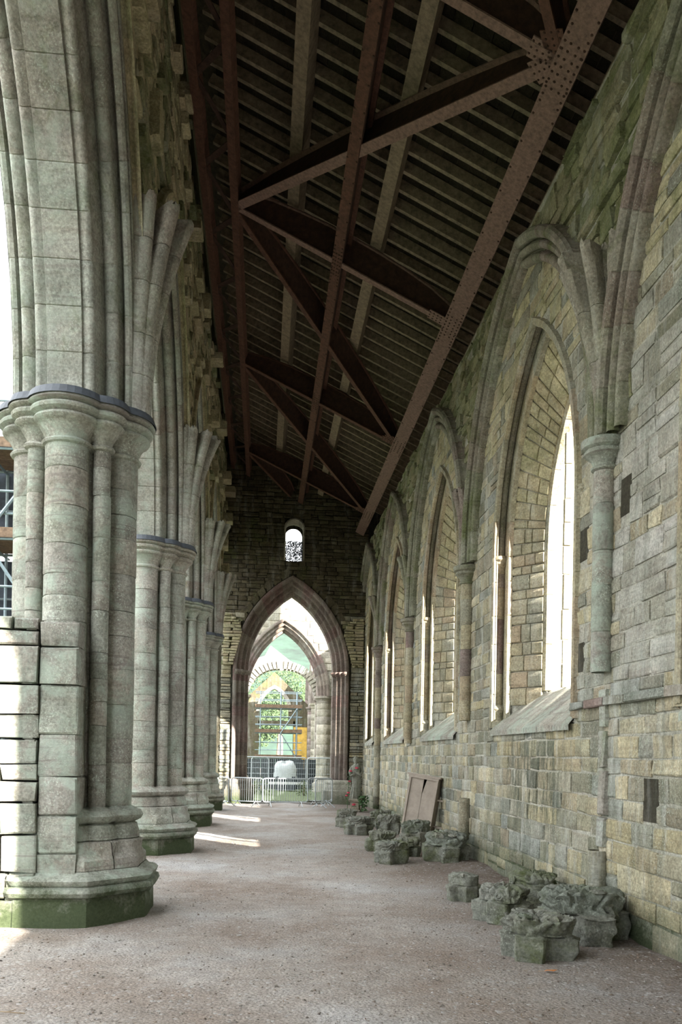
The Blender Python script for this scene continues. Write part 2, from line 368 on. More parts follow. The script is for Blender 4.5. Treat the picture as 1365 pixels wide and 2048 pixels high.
# ================================================================== FLOOR
fl = MB()
xs = [-3.4+i*.14 for i in range(50)]; ys = [3+i*.2 for i in range(130)]
def fz(x, y): 
    e = .035*noise.noise(Vector((x*.9, y*.9, 0)))+.012*noise.noise(Vector((x*4, y*4, 3)))
    if x > 2.2: e += .05*min(1,(x-2.2))*(.5+noise.noise(Vector((x*1.5,y*1.1,9))))
    return e-.02
fl.grid([[Vector((x, y, fz(x,y))) for x in xs] for y in ys])
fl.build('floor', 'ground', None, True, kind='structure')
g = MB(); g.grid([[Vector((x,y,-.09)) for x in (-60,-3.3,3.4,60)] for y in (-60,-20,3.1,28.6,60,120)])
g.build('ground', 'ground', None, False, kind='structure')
g = MB(); g.grid([[Vector((x,y,-.05+.03*noise.noise(Vector((x,y,0))))) for x in np.linspace(-30,-3.6,14)] for y in np.linspace(-25,90,50)])
g.build('lawn', 'grass', None, True, kind='stuff', label='mown lawn in the roofless nave left of the piers', category='grass')
g = MB(); g.grid([[Vector((x,y,-.04+.05*noise.noise(Vector((x,y,0))))) for x in np.linspace(-3,3.6,14)] for y in np.linspace(28.3,66,60)])
g.build('lawn', 'grass', None, True, kind='stuff', label='strip of grass beyond the crowd barriers under the far arch', category='grass')
# gravel
gm = MB()
octv = [(1,0,0),(0,1,0),(-1,0,0),(0,-1,0),(0,0,1),(0,0,-.5)]; octf = [(0,1,4),(1,2,4),(2,3,4),(3,0,4),(1,0,5),(2,1,5),(3,2,5),(0,3,5)]
for i in range(11000):
    y = 4.3+12*random.random()**1.7; x = rnd(-2.4, 3.35); 
    if x > 3.25 or (x < -1.0 and y < 9.7 and y > 7.9): continue
    s = random.choice((.004,.005,.006,.008,.011,.015 if random.random()<.3 else .006)); a = rnd(0,6.28); sx, sy, sz = s*rnd(.7,1.5), s*rnd(.7,1.3), s*rnd(.3,.8)
    gm.add([(x+math.cos(a)*p[0]*sx-math.sin(a)*p[1]*sy, y+math.sin(a)*p[0]*sx+math.cos(a)*p[1]*sy, fz(x,y)+p[2]*sz+.001) for p in octv], octf, rnd(0,1))
M['peb'] = stone_mat('pebble', [(.18,.16,.14),(.30,.28,.26),(.42,.41,.40),(.24,.19,.15),(.12,.10,.09)], lichen=0, streak=0, bump=.1)
gm.build('gravel', 'peb', None, False, kind='stuff', label='loose gravel scattered over the trodden earth floor', category='gravel')
lm = MB()
for i in range(2600):
    y = 4.6+14*random.random()**1.4; x = 3.3-1.9*random.random()**1.3
    if random.random() < .15: x = rnd(-2,3)
    a = rnd(0,6.28); L = rnd(.01,.05); q = rnd(.002,.006); c = Vector((x,y,fz(x,y)+.006)); dv = Vector((math.cos(a),math.sin(a),rnd(-.1,.2))); sd = Vector((-dv.y,dv.x,0))
    lm.add([c-dv*L/2, c+sd*q, c+dv*L/2, c-sd*q], [(0,1,2,3)], rnd(0,1))
M['lit'] = stone_mat('leaf_litter', [(.10,.06,.04),(.20,.12,.07),(.30,.22,.14),(.06,.045,.035)], lichen=0, streak=0, bump=.1)
lm.build('leaf_litter', 'lit', None, False, kind='stuff', label='dead leaves and twigs littered along the foot of right wall', category='litter')
# ================================================================== PIERS
BIG = [(0,-.40),(.40,0),(0,.40),(-.40,0)]; SM = [(.315,-.315),(.315,.315),(-.315,.315),(-.315,-.315)]
def rho(th, off=0, core=.36):
    dx, dy = math.cos(th), math.sin(th); best = core+off
    for (cx, cy), rr in [(c,.205) for c in BIG]+[(c,.085) for c in SM]:
        rr += off; pr = cx*dx+cy*dy; q = rr*rr-(cx*cx+cy*cy-pr*pr)
        if q >= 0: best = max(best, pr+math.sqrt(q))
    return best
def octo(th, half=.80, cut=1.16):
    dx, dy = abs(math.cos(th)), abs(math.sin(th))
    rr = half/max(dx, dy); return min(rr, half*cut*math.sqrt(2)*.86/(dx+dy)*1.0 if dx+dy > 0 else rr)
def radial(mb, rows, th0=0, th1=2*PI, n=112, tint=0., cx=0, cy=0, wob=.0):
    cl = abs(th1-th0-2*PI) < 1e-6; N = n if cl else n+1; out = []
    for z, b, off in rows:
        rw = []
        for i in range(N):
            th = th0+(th1-th0)*i/n
            rr = (1-b)*rho(th, off if b < 1 else 0)+b*(octo(th)+off)
            if wob: rr += wob*noise.noise(Vector((math.cos(th)*3+cx*7, math.sin(th)*3, z*4+cy)))
            rw.append((cx+rr*math.cos(th), cy+rr*math.sin(th), z))
        out.append(rw)
    mb.grid(out, tint, cl); return out
ABZ = 4.92
PX = -1.92
piers = [-2.0, 3.4, 8.8, 14.2, 19.35, 24.5]
plabels = {-2.0:'clustered stone pier behind the viewpoint carrying the arcade', 3.4:'clustered stone pier just left of the viewpoint',
 8.8:'tall clustered pier nearest at left with mossy base and broken wall stub', 14.2:'second clustered pier from the left with sunlit flank and green plinth',
 19.35:'third clustered pier down the left arcade, slim and pale', 24.5:'fourth and farthest clustered pier of left arcade beside barriers'}
def disc_stone(cx, cy, rr, z0, z1, n):
    mb = MB(); b = .008; rows = []
    wx, wy = rnd(-.004,.004), rnd(-.004,.004)
    for z, q in ((z0+.001, rr-.008), (z0+.007, rr), ((z0+z1)/2, rr+rnd(-.002,.003)), (z1-.007, rr), (z1-.001, rr-.008)):
        rows.append([(cx+wx+q*math.cos(2*PI*k/n), cy+wy+q*math.sin(2*PI*k/n), z+(.008*math.sin(2*PI*k/n+wx*900) if z in (z0+.007,z1-.007) else 0)) for k in range(n)])
    mb.grid(rows, 0, True); return mb
for py in piers:
    near = py > 5
    T = thing('clustered_pier', plabels[py], 'pier', (PX, py, 0))
    # base
    mb = MB()
    plinth = [(-.06,1,.0),(.20,1,.0),(.235,1,-.01)]
    radial(mb, plinth, wob=.012); mb.build('plinth', 'pier', T, True)
    mb = MB(); radial(mb, [(.235,1,-.01),(.25,1,.045),(.29,1,.065),(.33,1,.05),(.345,1,.01),(.36,1,.03),(.40,1,.045),(.43,1,.01),(.445,1,-.055),(.47,1,-.08)], wob=.014); mb.build('base_moulding', 'pier', T, True)
    for k in range(6):
        mb = MB(); a0 = 2*PI*k/6+.3
        radial(mb, [(.46,1,-.10),(.475,1,-.085),(.56,1,-.09),(.57,1,-.095),(.62,.8,-.06),(.70,.45,.02),(.72,.35,.04),(.735,.3,.02)], a0+.006, a0+PI/3-.006, 24, rnd(0,1), wob=.01); mb.build('base_stone', 'pier', T, True)
    mb = MB(); radial(mb, [(.73,.3,.0),(.745,.25,.035),(.80,.22,.04),(.88,.16,.03),(.895,.1,.015),(.905,.05,.05),(.93,0,.10),(.97,0,.115),(1.01,0,.09),(1.03,0,.05),(1.05,0,.005),(1.07,0,-.02)], wob=.012); mb.build('base_torus', 'pier', T, True)
    zs0, zs1 = 1.05, 4.56
    shafts = [(c,.205,26) for c in BIG]+[(c,.085,12) for c in SM]+[((0,0),.385,24)]
    for (cx,cy), rr, n in shafts:
        z = zs0; k = 0
        while z < zs1-.01:
            hgt = rnd(.2,.46) if near else .6
            if zs1-(z+hgt) < .18: hgt = zs1-z
            mb = disc_stone(cx, cy, rr, z, z+hgt, n)
            mb.build('shaft_stone', 'pier', T, True); z += hgt
    # neck rings, bell, capital mouldings
    mb = MB(); radial(mb, [(4.50,0,-.01),(4.515,0,.025),(4.535,0,.035),(4.555,0,.02),(4.565,0,.0),(4.60,0,.012),(4.66,0,.045),(4.70,0,.075),(4.715,0,.105),(4.74,0,.12),(4.765,0,.105),(4.77,0,.085),(4.785,0,.11),(4.80,0,.14),(4.825,0,.15),(4.845,0,.135),(4.855,0,.115),(4.865,0,.155),(4.88,0,.17),(4.90,0,.16),(ABZ,0,.15),(ABZ+.002,0,.0)], n=144, wob=.008)
    CP = mb.build('capital', 'pier', T, True)
    mb = MB(); radial(mb, [(ABZ-.02,0,.175),(ABZ-.018,0,.182),(ABZ+.06,0,.15),(ABZ+.065,0,.13),(ABZ+.065,0,-.1)], n=72); mb.build('lead_capping', 'lead', CP, False, label='dark grey lead flashing on top of capital')
# ================================================================== LEFT WALL with arcade
HW = .50
PROF = [(-1.33,.46),(-1.34,.41)]+roll(-1.40,.38,.05,60,-110,4)+[(-1.44,.40),(-1.46,.36),(-1.48,.31)]+roll(-1.53,.27,.06,50,-130,5)+[(-1.60,.27),(-1.63,.18),(-1.66,.10)]+roll(-1.70,.055,.05,30,-100,4)+[(-1.76,.03),(-1.77,.0),(-2.02,.0)]
full = PROF[:-1] + [(-2.08,.0)] + [(-3.84-p[0]-.02, p[1]) for p in reversed(PROF[:-1])]
full = sorted(full, key=lambda p: 0)  # keep order
def arc_between(a, b): return Arch((a+b)/2, (b-a)/2-.53, ABZ+.05, 3.45, ABZ+.05)
WL = struct('wall_left')
arcs = []
pl = [-7.4]+piers+[29.6]
names = {(3.4,8.8):'moulded pointed arcade arch overhead, springing from the nearest left pier toward the viewpoint',
 (8.8,14.2):'moulded pointed arcade arch between first and second left piers', (14.2,19.35):'moulded pointed arcade arch between second and third left piers',
 (19.35,24.5):'moulded pointed arcade arch between third and fourth left piers', (24.5,29.6):'farthest moulded arcade arch ending at the gable wall',
 (-2.0,3.4):'moulded pointed arcade arch beside the viewpoint', (-7.4,-2.0):'moulded pointed arcade arch behind the viewpoint'}
for a, b in zip(pl[:-1], pl[1:]):
    ar = arc_between(a, b); arcs.append(ar)
    T = thing('arcade_arch', names[(a,b)], 'arch', (0,0,0))
    sweep_arch(ar, 'Y', full, T, 'arch', 'voussoir', vlen=(.42 if a > 0 else .9), n=3)
    # hood moulding above the arch, on the aisle face
    if a > 0:
        hp = [(-1.33,.44)]+roll(-1.29,.49,.045,200,-20,5)+[(-1.33,.56)]
        mb = MB()
        for s in (-1,1): 
            for i in range(8): sweep_piece(mb, ar, 'Y', s, 1+i/8, 1+(i+1)/8, hp, 2, rnd(0,1))
        mb.build('hood_moulding', 'yellow', T, True)
mb = MB()
ops = [(ar, .44) for ar in arcs]
ZT = 12.6
wall_slab(mb, 'Y', -1.36, -7.4, 29.0, ABZ+.06, 12.1, ops); wall_slab(mb, 'Y', -2.53, -7.4, 29.0, ABZ+.06, 12.75, ops)
mb.box(-2.53,-1.36,-14,-7.4,0,12.55)
mb.build('backing', 'mortar_g', WL)
# stones on aisle face
specs = []
def exL(z0, z1):
    out = []
    for ar in arcs:
        hw = max(ar.halfw(z0,.52), ar.halfw(z1,.52)) if z0 >= ar.z else ar.a+.52
        if hw > 0: out.append((ar.c-hw, ar.c+hw))
    return out
Y1 = Vector((0,1,0)); Z1 = Vector((0,0,1)); X1 = Vector((1,0,0))
for (a,b,c,dd) in courses(3.0, 28.0, 5.0, 11.55, .10, .24, .18, .5, exL, top=lambda y: 11.3+.35*noise.noise(Vector((y*1.3,4,4)))):
    if random.random() < .03: continue
    cen = Vector((-1.33,(a+b)/2,(c+dd)/2)); dep = rnd(.005,.055)+(.10 if random.random() < .05 else 0)
    specs.append(dict(a=(Vector((-1.36,0,0)), Y1, Z1, X1, a, b, c, dd, dep), k=dict(rough=.015), c=cen, s=(b-a)*(dd-c)))
emit_stones(specs, lambda s: view_score(s['c'], s['s']), WL, 280, lambda s: 'yellow' if (noise.noise(s['c']*.7)+rnd(-.25,.25)) > -.12 else 'green')
# toothing stones that stick out of the left wall
mb_list = []
for (y, z, o, h, l) in [(8.7,9.2,.16,.5,.35),(9.4,8.3,.13,.55,.3),(12.2,10.9,.2,.18,.4),(13.6,9.9,.25,.16,.35),(14.8,10.7,.15,.2,.5),(16.6,10.2,.2,.3,.4),(17.3,9.2,.16,.3,.5),(19.4,10.5,.3,.18,.4),(19.9,9.3,.22,.25,.4),(20.6,8.2,.18,.3,.4),(22.0,9.9,.3,.2,.5),(22.6,8.6,.2,.3,.4),(24.4,9.4,.33,.22,.5),(24.9,7.6,.25,.3,.5),(26.2,8.7,.32,.24,.5),(26.9,7.0,.28,.28,.5),(27.3,9.9,.35,.25,.5),(24.6,6.8,.3,.3,.5)]:
    mb = MB(); stone(mb, Vector((-1.36,0,0)), Y1, Z1, X1, y, y+l, z, z+h, o, rnd(0,1), jit=.03, rough=.02); mb.build('toothing_stone', 'yellow', WL, True)
# vault springers (clusters of ribs broken off) -----------------------------------
def springer(T, base, nsign, H, mat, r0=.10, R0=3.3, tilt=1.0, ribr=.06, levels=5, core=.6, wallribs=True):
    """base point on wall face at capital; ribs fan toward +-nsign in x"""
    dirs = [(0,1.08),(PI*.2,1),(-PI*.2,1),(PI*.38,.95),(-PI*.38,.95)]
    dirs += [(PI/2*.97,.9),(-PI/2*.97,.9)] if wallribs else []
    bx, by, bz = base
    def off(z, k): 
        q = min(z, R0-.01); return (R0-math.sqrt(R0*R0-q*q))*k
    # each course is one stone with ribs as lobes in plan
    def plan(z, n=64):
        pts = []
        D = off(z, 1.0)
        for i in range(n+1):
            th = -PI/2+PI*i/n
            best = r0*.8+D*core*(.9 if True else 1)
            for a, k in dirs:
                dist = r0*.55+off(z,k); cx, cy = dist*math.cos(a), dist*math.sin(a); rr = ribr*(1.0)
                pr = cx*math.cos(th)+cy*math.sin(th); q = rr*rr-(cx*cx+cy*cy-pr*pr)
                if q >= 0: best = max(best, pr+math.sqrt(q))
            pts.append((best*math.cos(th)*nsign, best*math.sin(th)))
        return pts
    cuts = [0]; 
    while cuts[-1] < H: cuts.append(min(H, cuts[-1]+rnd(.28,.5)))
    if len(cuts) > 2 and cuts[-1]-cuts[-2] < .15: cuts.pop(-2)
    for a, b in zip(cuts[:-1], cuts[1:]):
        mb = MB(); rows = []
        for k, z in enumerate([a+.002, a+.012]+[a+(b-a)*j/4 for j in (1,2,3)]+[b-.012, b-.002]):
            sc_ = .985 if k in (0,6) else 1
            last = (b >= H-.01 and k >= 5)
            rows.append([(bx+p[0]*sc_, by+p[1]*sc_, bz+z+(rnd(-.03,.05) if last else 0)) for p in plan(z)])
        if nsign > 0: rows = [list(reversed(q)) for q in rows]
        mb.grid(rows, rnd(0,1))
        if b >= H-.01:
            top = rows[-1]; c = (bx+.02*nsign, by, bz+H-.02)
            mb.add(list(top)+[c], [(i, i+1, len(top)) for i in range(len(top)-1)], 0)
        mb.build('springer_stone', mat, T, True)
for i, (py, H) in enumerate([(3.4,2.1),(8.8,2.0),(14.2,1.8),(19.35,1.75),(24.5,1.7)]):
    if py < 5: continue
    T = thing('vault_springer', ['', 'broken vault springer of moulded ribs above the nearest left pier','broken vault springer above the second left pier','broken vault springer above the third left pier','broken vault springer above the farthest left pier'][i], 'vault springer', (0,0,0))
    springer(T, (-1.36, py, ABZ+.06), 1, H, 'arch', r0=.17, R0=5.6 if py < 10 else 4.4, ribr=.08, core=.55)
# screen wall stubs
def stub(label, x0, x1, y0, y1, zt, course=(.14,.36)):
    T = thing('broken_screen_wall', label, 'wall stub', (0,0,0)); z = -.05
    while z < zt:
        h = min(rnd(*course), max(.12, zt-z)); x = x0
        while x < x1-.02:
            l = rnd(.3,.62)
            if x1-(x+l) < .2: l = x1-x
            mb = MB(); e = rnd(0,.05)
            mb.box(x+.02, x+l-.02, y0+.09, y1, z+.01, z+h-.01)
            stone(mb, Vector((0,y0+.08,0)), X1, Z1, Vector((0,-1,0)), x, x+l, z, z+h, .05+rnd(-.025,.03), 0, jit=.012, rough=.014)
            if x+l > x1-.03: stone(mb, Vector((x1-.05-e,0,0)), Y1, Z1, X1, y0+.06, y1, z, z+h, .05, 0, jit=.01)
            if x < x0+.03: stone(mb, Vector((x0+.05,0,0)), Y1, Z1, Vector((-1,0,0)), y0+.06, y1, z, z+h, .05, 0, jit=.01)
            mb.build('stone', 'pier', T, True); x += l
        z += h
stub('rough broken screen wall stub, sunlit, against left side of the nearest pier', -3.3, -2.06, 8.0, 8.75, 2.78)
stub('flat ashlar masonry patched over lower shaft of the nearest pier', -2.06, -1.70, 8.02, 8.5, 2.80, (.25,.5))
stub('sunlit screen wall stub against the second pier', -3.2, -2.35, 13.7, 14.4, 2.5)
stub('screen wall stub against the third pier', -3.2, -2.35, 18.9, 19.5, 2.4)
# ================================================================== RIGHT WALL
XW = 3.30; XB = 3.34
SH = [-8.6,-3.1,2.4,8.0,13.55,18.9,24.0]
WR = struct('wall_right')
wins = []
for s in SH[:-1]:
    c = s+2.48; a = 1.02
    pass
    wins.append(Arch(-.24 if s == -3.1 else c, a, 5.6 if s == -3.1 else 4.5, math.sqrt(2.3**2-1.28**2), 3.9 if s == -3.1 else 2.55))  # unseen window behind the viewpoint is shifted and raised to shape its sun patch
wins.append(Arch(26.3, .35, 4.5, 1.4, 2.55))
def facearch(ar):   # opening at wall face: offset .9, lower sill
    b = Arch(ar.c, ar.a, ar.z, 1, 2.02 if ar.sill < 3 else 3.3); b.R = ar.R; b.cx = ar.cx; return b
fw = [facearch(x) for x in wins]
mb = MB()
topR = lambda y: 8.55+.2*noise.noise(Vector((y*1.1,0,5)))
wall_slab(mb, 'Y', XB, -14, 28.6, -.1, 8.5, [(x,.57) for x in fw])
mb.build('backing', 'mortar', WR)
mb = MB(); wall_slab(mb, 'Y', 4.5, -14, 28.6, -.1, 8.9, [(x,.55) for x in wins])
mb.box(3.96, 4.06, wins[2].c-1.2, wins[2].c+1.2, 2.3, 7.0); mb.box(XB, 4.5, -14, 28.6, 8.5, 8.52); mb.box(3.85,4.5,-14,28.6,8.5,9.0)  # unseen, added: masonry closing one window to sun, strips blocking light at eaves
mb.build('outer_face', 'far', WR)
WPIN = [(3.345,.68),(3.29,.66),(3.285,.60),(3.30,.58),(3.36,.58),(3.365,.66)]+[(3.38,.72),(3.42,.75),(3.46,.72),(3.475,.64),(3.478,.45),(3.54,.44),(3.545,.46)]
WPS = [(3.545,.46),(3.56,.44)]
WPO = [(3.87,.05),(3.90,.0),(3.99,.0),(4.03,.06),(4.5,.58)]
WLAB = {3:'tall splayed lancet window in the nearest bay of right wall',4:'splayed window in the second bay of right wall',5:'splayed window in the third bay of right wall',6:'narrow window in the farthest bay of right wall beside gable'}
for i, ar in enumerate(wins):
    near = i >= 3
    T = link('window_%d' % (i+1), None, None, (0,0,0), kind='structure')
    if not near and i != 2:
        mb = MB()
        for s in (-1,1):
            for k in range(10): sweep_piece(mb, ar, 'Y', s, k/5, (k+1)/5, WPIN+WPS+WPO, 2, rnd(0,1))
        mb.build('jamb', 'reveal', T, True)
    else:
        arj = facearch(ar); arj.sill = 2.06
        sweep_arch(arj, 'Y', WPIN, T, 'reveal', 'jamb_stone', vlen=.45, jlen=.42, n=3)
        sweep_arch(ar, 'Y', WPO, T, 'reveal', 'tracery_jamb_stone', vlen=.6, jlen=.6, n=2)
        # splay stones
        for side in (-1,1):
            t = -.1
            L1 = ar.z-ar.sill; L2 = ar.arclen(.4)
            while t < 2-.001:
                L = L1 if t < 1 else L2
                t2 = min(t+rnd(.12,.26)/L, 1. if t < 1 else 2.)
                if (1 if t < 1 else 2)-t2 < .06/L: t2 = 1. if t < 1 else 2.
                cuts = [.46, rnd(.2,.3), .04] if random.random() < .6 else [.46,.32+rnd(-.03,.03),.18+rnd(-.03,.03),.04]
                for da, db in zip(cuts[:-1], cuts[1:]):
                    mb = MB(); e = .004/L; g = .008
                    def PT(t_, d_, inn): 
                        h, z = ar.P(side, t_, d_); x = 3.54+(.46-d_)/.46*.36
                        # inn pushes toward opening centre
                        return Vector((x-inn*.75, h-side*inn*.6, z))
                    j0, j1 = rnd(0,.02), rnd(0,.02)
                    rows = []
                    for tt, ii in ((t+e,-.03),(t+e*2.2,0),(t+e*6,.006+j0*.5),((t+t2)/2,.008+j1*.5),(t2-e*6,.006+j0*.5),(t2-e*2.2,0),(t2-e,-.03)):
                        rows.append([PT(tt, da-.0, ii-.03)]+[PT(tt, dd_, ii) for dd_ in (da-g, (da+db)/2, db+g)]+[PT(tt, db, ii-.03)])
                    if side > 0: rows = [list(reversed(q)) for q in rows]
                    mb.grid(rows, 0); mb.build('splay_stone', 'reveal' if t < 1.2 else 'yellow', T, True)
                t = t2
        mb = MB()
        for s in (-1,1):
            for k in range(12): sweep_piece(mb, arj, 'Y', s, k/6, (k+1)/6, [(3.44,.78),(3.56,.47),(3.93,.015),(4.5,.6)], 2, 0, joint=0)
        mb.build('splay_bedding', 'mortar', T, True)
    # sloping sill
    mb = MB(); n = 6
    for k in range(n):
        y0 = ar.c-(ar.a+.57)+(2*(ar.a+.57))*k/n+.006; y1 = ar.c-(ar.a+.57)+(2*(ar.a+.57))*(k+1)/n-.006
        m2 = MB(); z0 = 2.02+(1.3 if ar.sill > 3 else 0)
        pr = [(XB-.06,z0-.10),(XB-.06,z0-.03),(XB-.02,z0+.02),(3.88,z0+.48),(4.0,z0+.54),(4.5,z0+.38),(4.5,z0)]
        m2.grid([[Vector((p[0], yy, p[1]+(0 if q else -.01))) for p in pr] for yy, q in ((y0,0),(y0+.015,1),(y1-.015,1),(y1,0))], 0)
        m2.build('sill_stone', 'pier', T, True)
    mb = MB(); mb.box(XB-.0, 4.5, ar.c-ar.a-.58, ar.c+ar.a+.58, 1.9, 2.0); mb.build('sill_bed', 'mortar', T)
    if near and i < 6 or i == 2:
        # broken mullion, jamb shaft with capital and base on both sides, tracery fragment
        mm = MB(); ym = ar.c+.42
        z = 2.55; 
        while z < 5.6:
            h = rnd(.3,.5); ww = .05+rnd(-.015,.02); mm.box(3.9+rnd(0,.02), 4.0, ym-ww/2, ym+ww/2, z, z+h-.01); z += h
        mm.build('mullion', 'reveal', T)
        for side in (-1,1):
            cy = ar.c+side*(ar.a+.655); cx = 3.42
            z = 2.36
            while z < 4.28:
                h = rnd(.3,.55)
                if 4.3-(z+h) < .15: h = 4.3-z
                m2 = disc_stone(cx, cy, .062, z, z+h, 12); m2.build('jamb_shaft_stone', 'red' if random.random() < .4 else 'reveal', T, True); z += h
            m2 = MB()
            for zz in ((4.28,.06),(4.3,.075),(4.33,.06),(4.40,.085),(4.43,.11),(4.46,.10),(4.49,.125),(4.53,.12)): pass
            rws = [(4.28,.06),(4.30,.078),(4.33,.062),(4.39,.08),(4.42,.105),(4.45,.098),(4.48,.125),(4.53,.12),(4.54,.02)]
            m2.grid([[(cx+q*math.cos(2*PI*k/14), cy+q*math.sin(2*PI*k/14), zz) for k in range(14)] for zz, q in rws], 0, True); m2.build('shaft_capital', 'reveal', T, True)
            m2 = MB(); rws = [(2.04,.13),(2.12,.13),(2.14,.10),(2.20,.07),(2.26,.085),(2.31,.11),(2.36,.09),(2.38,.06)]
            m2.grid([[(cx+q*math.cos(2*PI*k/14), cy+q*math.sin(2*PI*k/14), zz) for k in range(14)] for zz, q in rws], 0, True); m2.build('shaft_base', 'reveal', T, True)
            # arch roll continuing the shaft
            m2 = MB(); pts = []
            for k in range(17):
                h, zz = ar.P(side, 1+k/16, .655); pts.append((3.42, h, zz+.02))
            m2.tube(pts, .055, 8); m2.build('arch_roll', 'rib', T, True)
# unseen exterior buttresses, added to trim the sun; omitted where the sun must pass
for s in SH+[29.0]:
    if s == -3.1: continue
    mb = MB(); mb.box(4.5, 5.3, s-.45, s+.45, -.1, 7.2); mb.build('shade_buttress', 'far', WR)
# formerets (wall arches)
SHP = SH+[29.3]
forms = []
for k, (a, b) in enumerate(zip(SHP[:-1], SHP[1:])):
    ar = Arch((a+b)/2, (b-a)/2-.22, 4.72, 3.40, 4.72); forms.append(ar)
    if b < 4: continue
    T = thing('wall_arch', {3:'pointed wall rib framing the nearest big window of right wall',2:'pointed wall rib overhead at the right edge',4:'pointed wall rib framing the second window of right wall',5:'pointed wall rib framing the third window of right wall',6:'pointed wall rib in the farthest bay of right wall'}.get(k), 'arch', (0,0,0))
    pr = [(3.34,-.16)]+roll(3.27,-.11,.05,250,90,5)+[(3.30,-.04),(3.30,-.02)]+roll(3.25,.02,.05,280,90,5)+[(3.29,.08),(3.28,.10)]+roll(3.20,.15,.07,290,60,6)+[(3.26,.22),(3.34,.24)]
    sweep_arch(ar, 'Y', pr, T, 'rib', 'rib_stone', jamb=False, vlen=.5, n=3)
# stones of the right wall
holes = [(7.65,4.07,.10,.16),(8.68,3.86,.11,.15),(8.72,2.68,.09,.14),(7.03,1.26,.13,.17),(7.2,4.05,.001,.001)]
def exR(z0, z1):
    out = []
    for ar in fw:
        if z1 > ar.sill+.02:
            hw = max(ar.halfw(z0,.65), ar.halfw(z1,.65)) if z0 > ar.z else ar.a+.65
            if hw > 0: out.append((ar.c-hw, ar.c+hw))
    for (y, z, a, b) in holes[:4]:
        if z0 < z+b and z1 > z-b: out.append((y-a, y+a))
    if z1 < .28: out.append((6.95,7.55))
    return out
specs = []
for (y0, y1, z0, z1, hm, hx, lm_, lx) in [(3.0,28.2,-.05,2.0,.14,.31,.22,.58),(3.0,28.2,2.0,8.45,.11,.27,.2,.55)]:
    for (a,b,c,dd) in courses(y0, y1, z0, z1, hm, hx, lm_, lx, exR, top=topR):
        cen = Vector((3.3,(a+b)/2,(c+dd)/2)); out = True
        for fr in forms:
            hh = fr.halfw(cen.z, 0) if cen.z > fr.z else fr.a
            if abs(cen.y-fr.c) < hh: out = False
        up_ = out and cen.z > 5
        if up_ : dep = rnd(.0,.09)
        else: dep = rnd(.006,.022)
        sp = dict(a=(Vector((XB,0,0)), Y1, Z1, -X1, a, b, c, dd, dep), c=cen, s=(b-a)*(dd-c), up=up_, k=dict(rough=.02 if up_ else .009, jit=.025 if up_ else .012))
        specs.append(sp)
emit_stones(specs, lambda s: view_score(s['c'], s['s'])*(1 if s['c'].y > 5.8 else .0001), WR, 298,
   lambda s: 'green' if s['up'] else 'plaster' if (s['c'].y < 8.0 and 2.3 < s['c'].z < 5.4 and random.random() < .8) else ('yellow' if s['c'].z > 6 and random.random() < .6 else 'wall'))
mb = MB()
for (y, z, a, b) in holes[:4]:
    mb.box(XB-.006, XB+.02, y-a*1.1, y+a*1.1, z-b*1.1, z+b*1.1)  # flat dark panels stand in for the shade inside the holes
mb.build('putlog_shade_panel', 'mortar_d', WR)
# string course band under the window in near bays
mb = MB()
for k in range(26):
    y = 6.1+k*.12
for s0, s1 in ((5.6,8.86),):
    y = s0
    while y < s1: 
        l = min(rnd(.4,.8), s1-y); m2 = MB(); stone(m2, Vector((XB,0,0)), Y1, Z1, -X1, y, y+l, 2.12, 2.22, .075, 0); m2.build('string_course', 'red' if random.random() < .4 else 'wall', WR, True); y += l
# wall shafts
slab_lab = {8.0:'truncated wall shaft with moulded capital between first and second windows, nearest','13':''}
for i, s in enumerate(SH):
    if s < 1: continue
    lab = ['broken vault springer and shaft off the right edge of the frame','nearest wall shaft on right wall, cut off above the floor, with broken rib springer','second wall shaft on right wall with dark purple broken rib springer','third wall shaft on right wall with green broken rib springer','fourth and farthest wall shaft on right wall, near the gable'][i-2]
    T = thing('wall_shaft', lab, 'wall shaft', (0,0,0))
    zb = {8.0:2.45, 13.55:2.2, 18.9:1.9, 24.0:0.1}.get(s, 2.4)
    z = zb; cx = 3.27
    while z < 4.40:
        h = rnd(.28,.5)
        if 4.42-(z+h) < .15: h = 4.42-z
        m2 = disc_stone(cx, s, .105, z, z+h, 16); m2.build('shaft_stone', 'pier' if s == 8.0 else ('red' if random.random() < .35 else 'reveal'), T, True); z += h
    if s == 8.0:
        for z0, z1 in ((.32,.72),):
            m2 = disc_stone(cx+.01, s+.03, .10, z0, z1, 16); m2.build('shaft_stub', 'wall', T, True)
    if s == 13.55:
        m2 = disc_stone(cx, s-.1, .10, .3, .95, 16); m2.build('shaft_stub', 'wall', T, True)
    m2 = MB(); rws = [(4.40,.10),(4.415,.13),(4.435,.135),(4.45,.11),(4.50,.13),(4.54,.17),(4.56,.20),(4.585,.20),(4.60,.19),(4.62,.225),(4.66,.235),(4.69,.23),(4.70,.05)]
    m2.grid([[(cx+q*math.cos(2*PI*k/24), s+q*math.sin(2*PI*k/24), zz) for k in range(24)] for zz, q in rws], 0, True); m2.build('capital', 'rib' if s != 8.0 else 'pier', T, True)
    m = 'red' if s == 13.55 else 'rib'
    springer(T, (3.32, s, 4.70), -1, {8.0:1.75, 13.55:1.2, 18.9:1.35, 24.0:1.4}.get(s,1.7), m, r0=.15, R0=4.2, ribr=.07, core=.55)
# pale run-off groove left by the missing shaft below the nearest wall shaft
mb = MB()
for z0, z1 in ((.74,1.05),(1.06,1.5),(1.52,1.9),(1.92,2.3)):
    m2 = MB(); stone(m2, Vector((XB,0,0)), Y1, Z1, -X1, 7.93, 8.10, z0, z1, .055, rnd(0,1)); m2.build('stone', 'arch', WR, True)
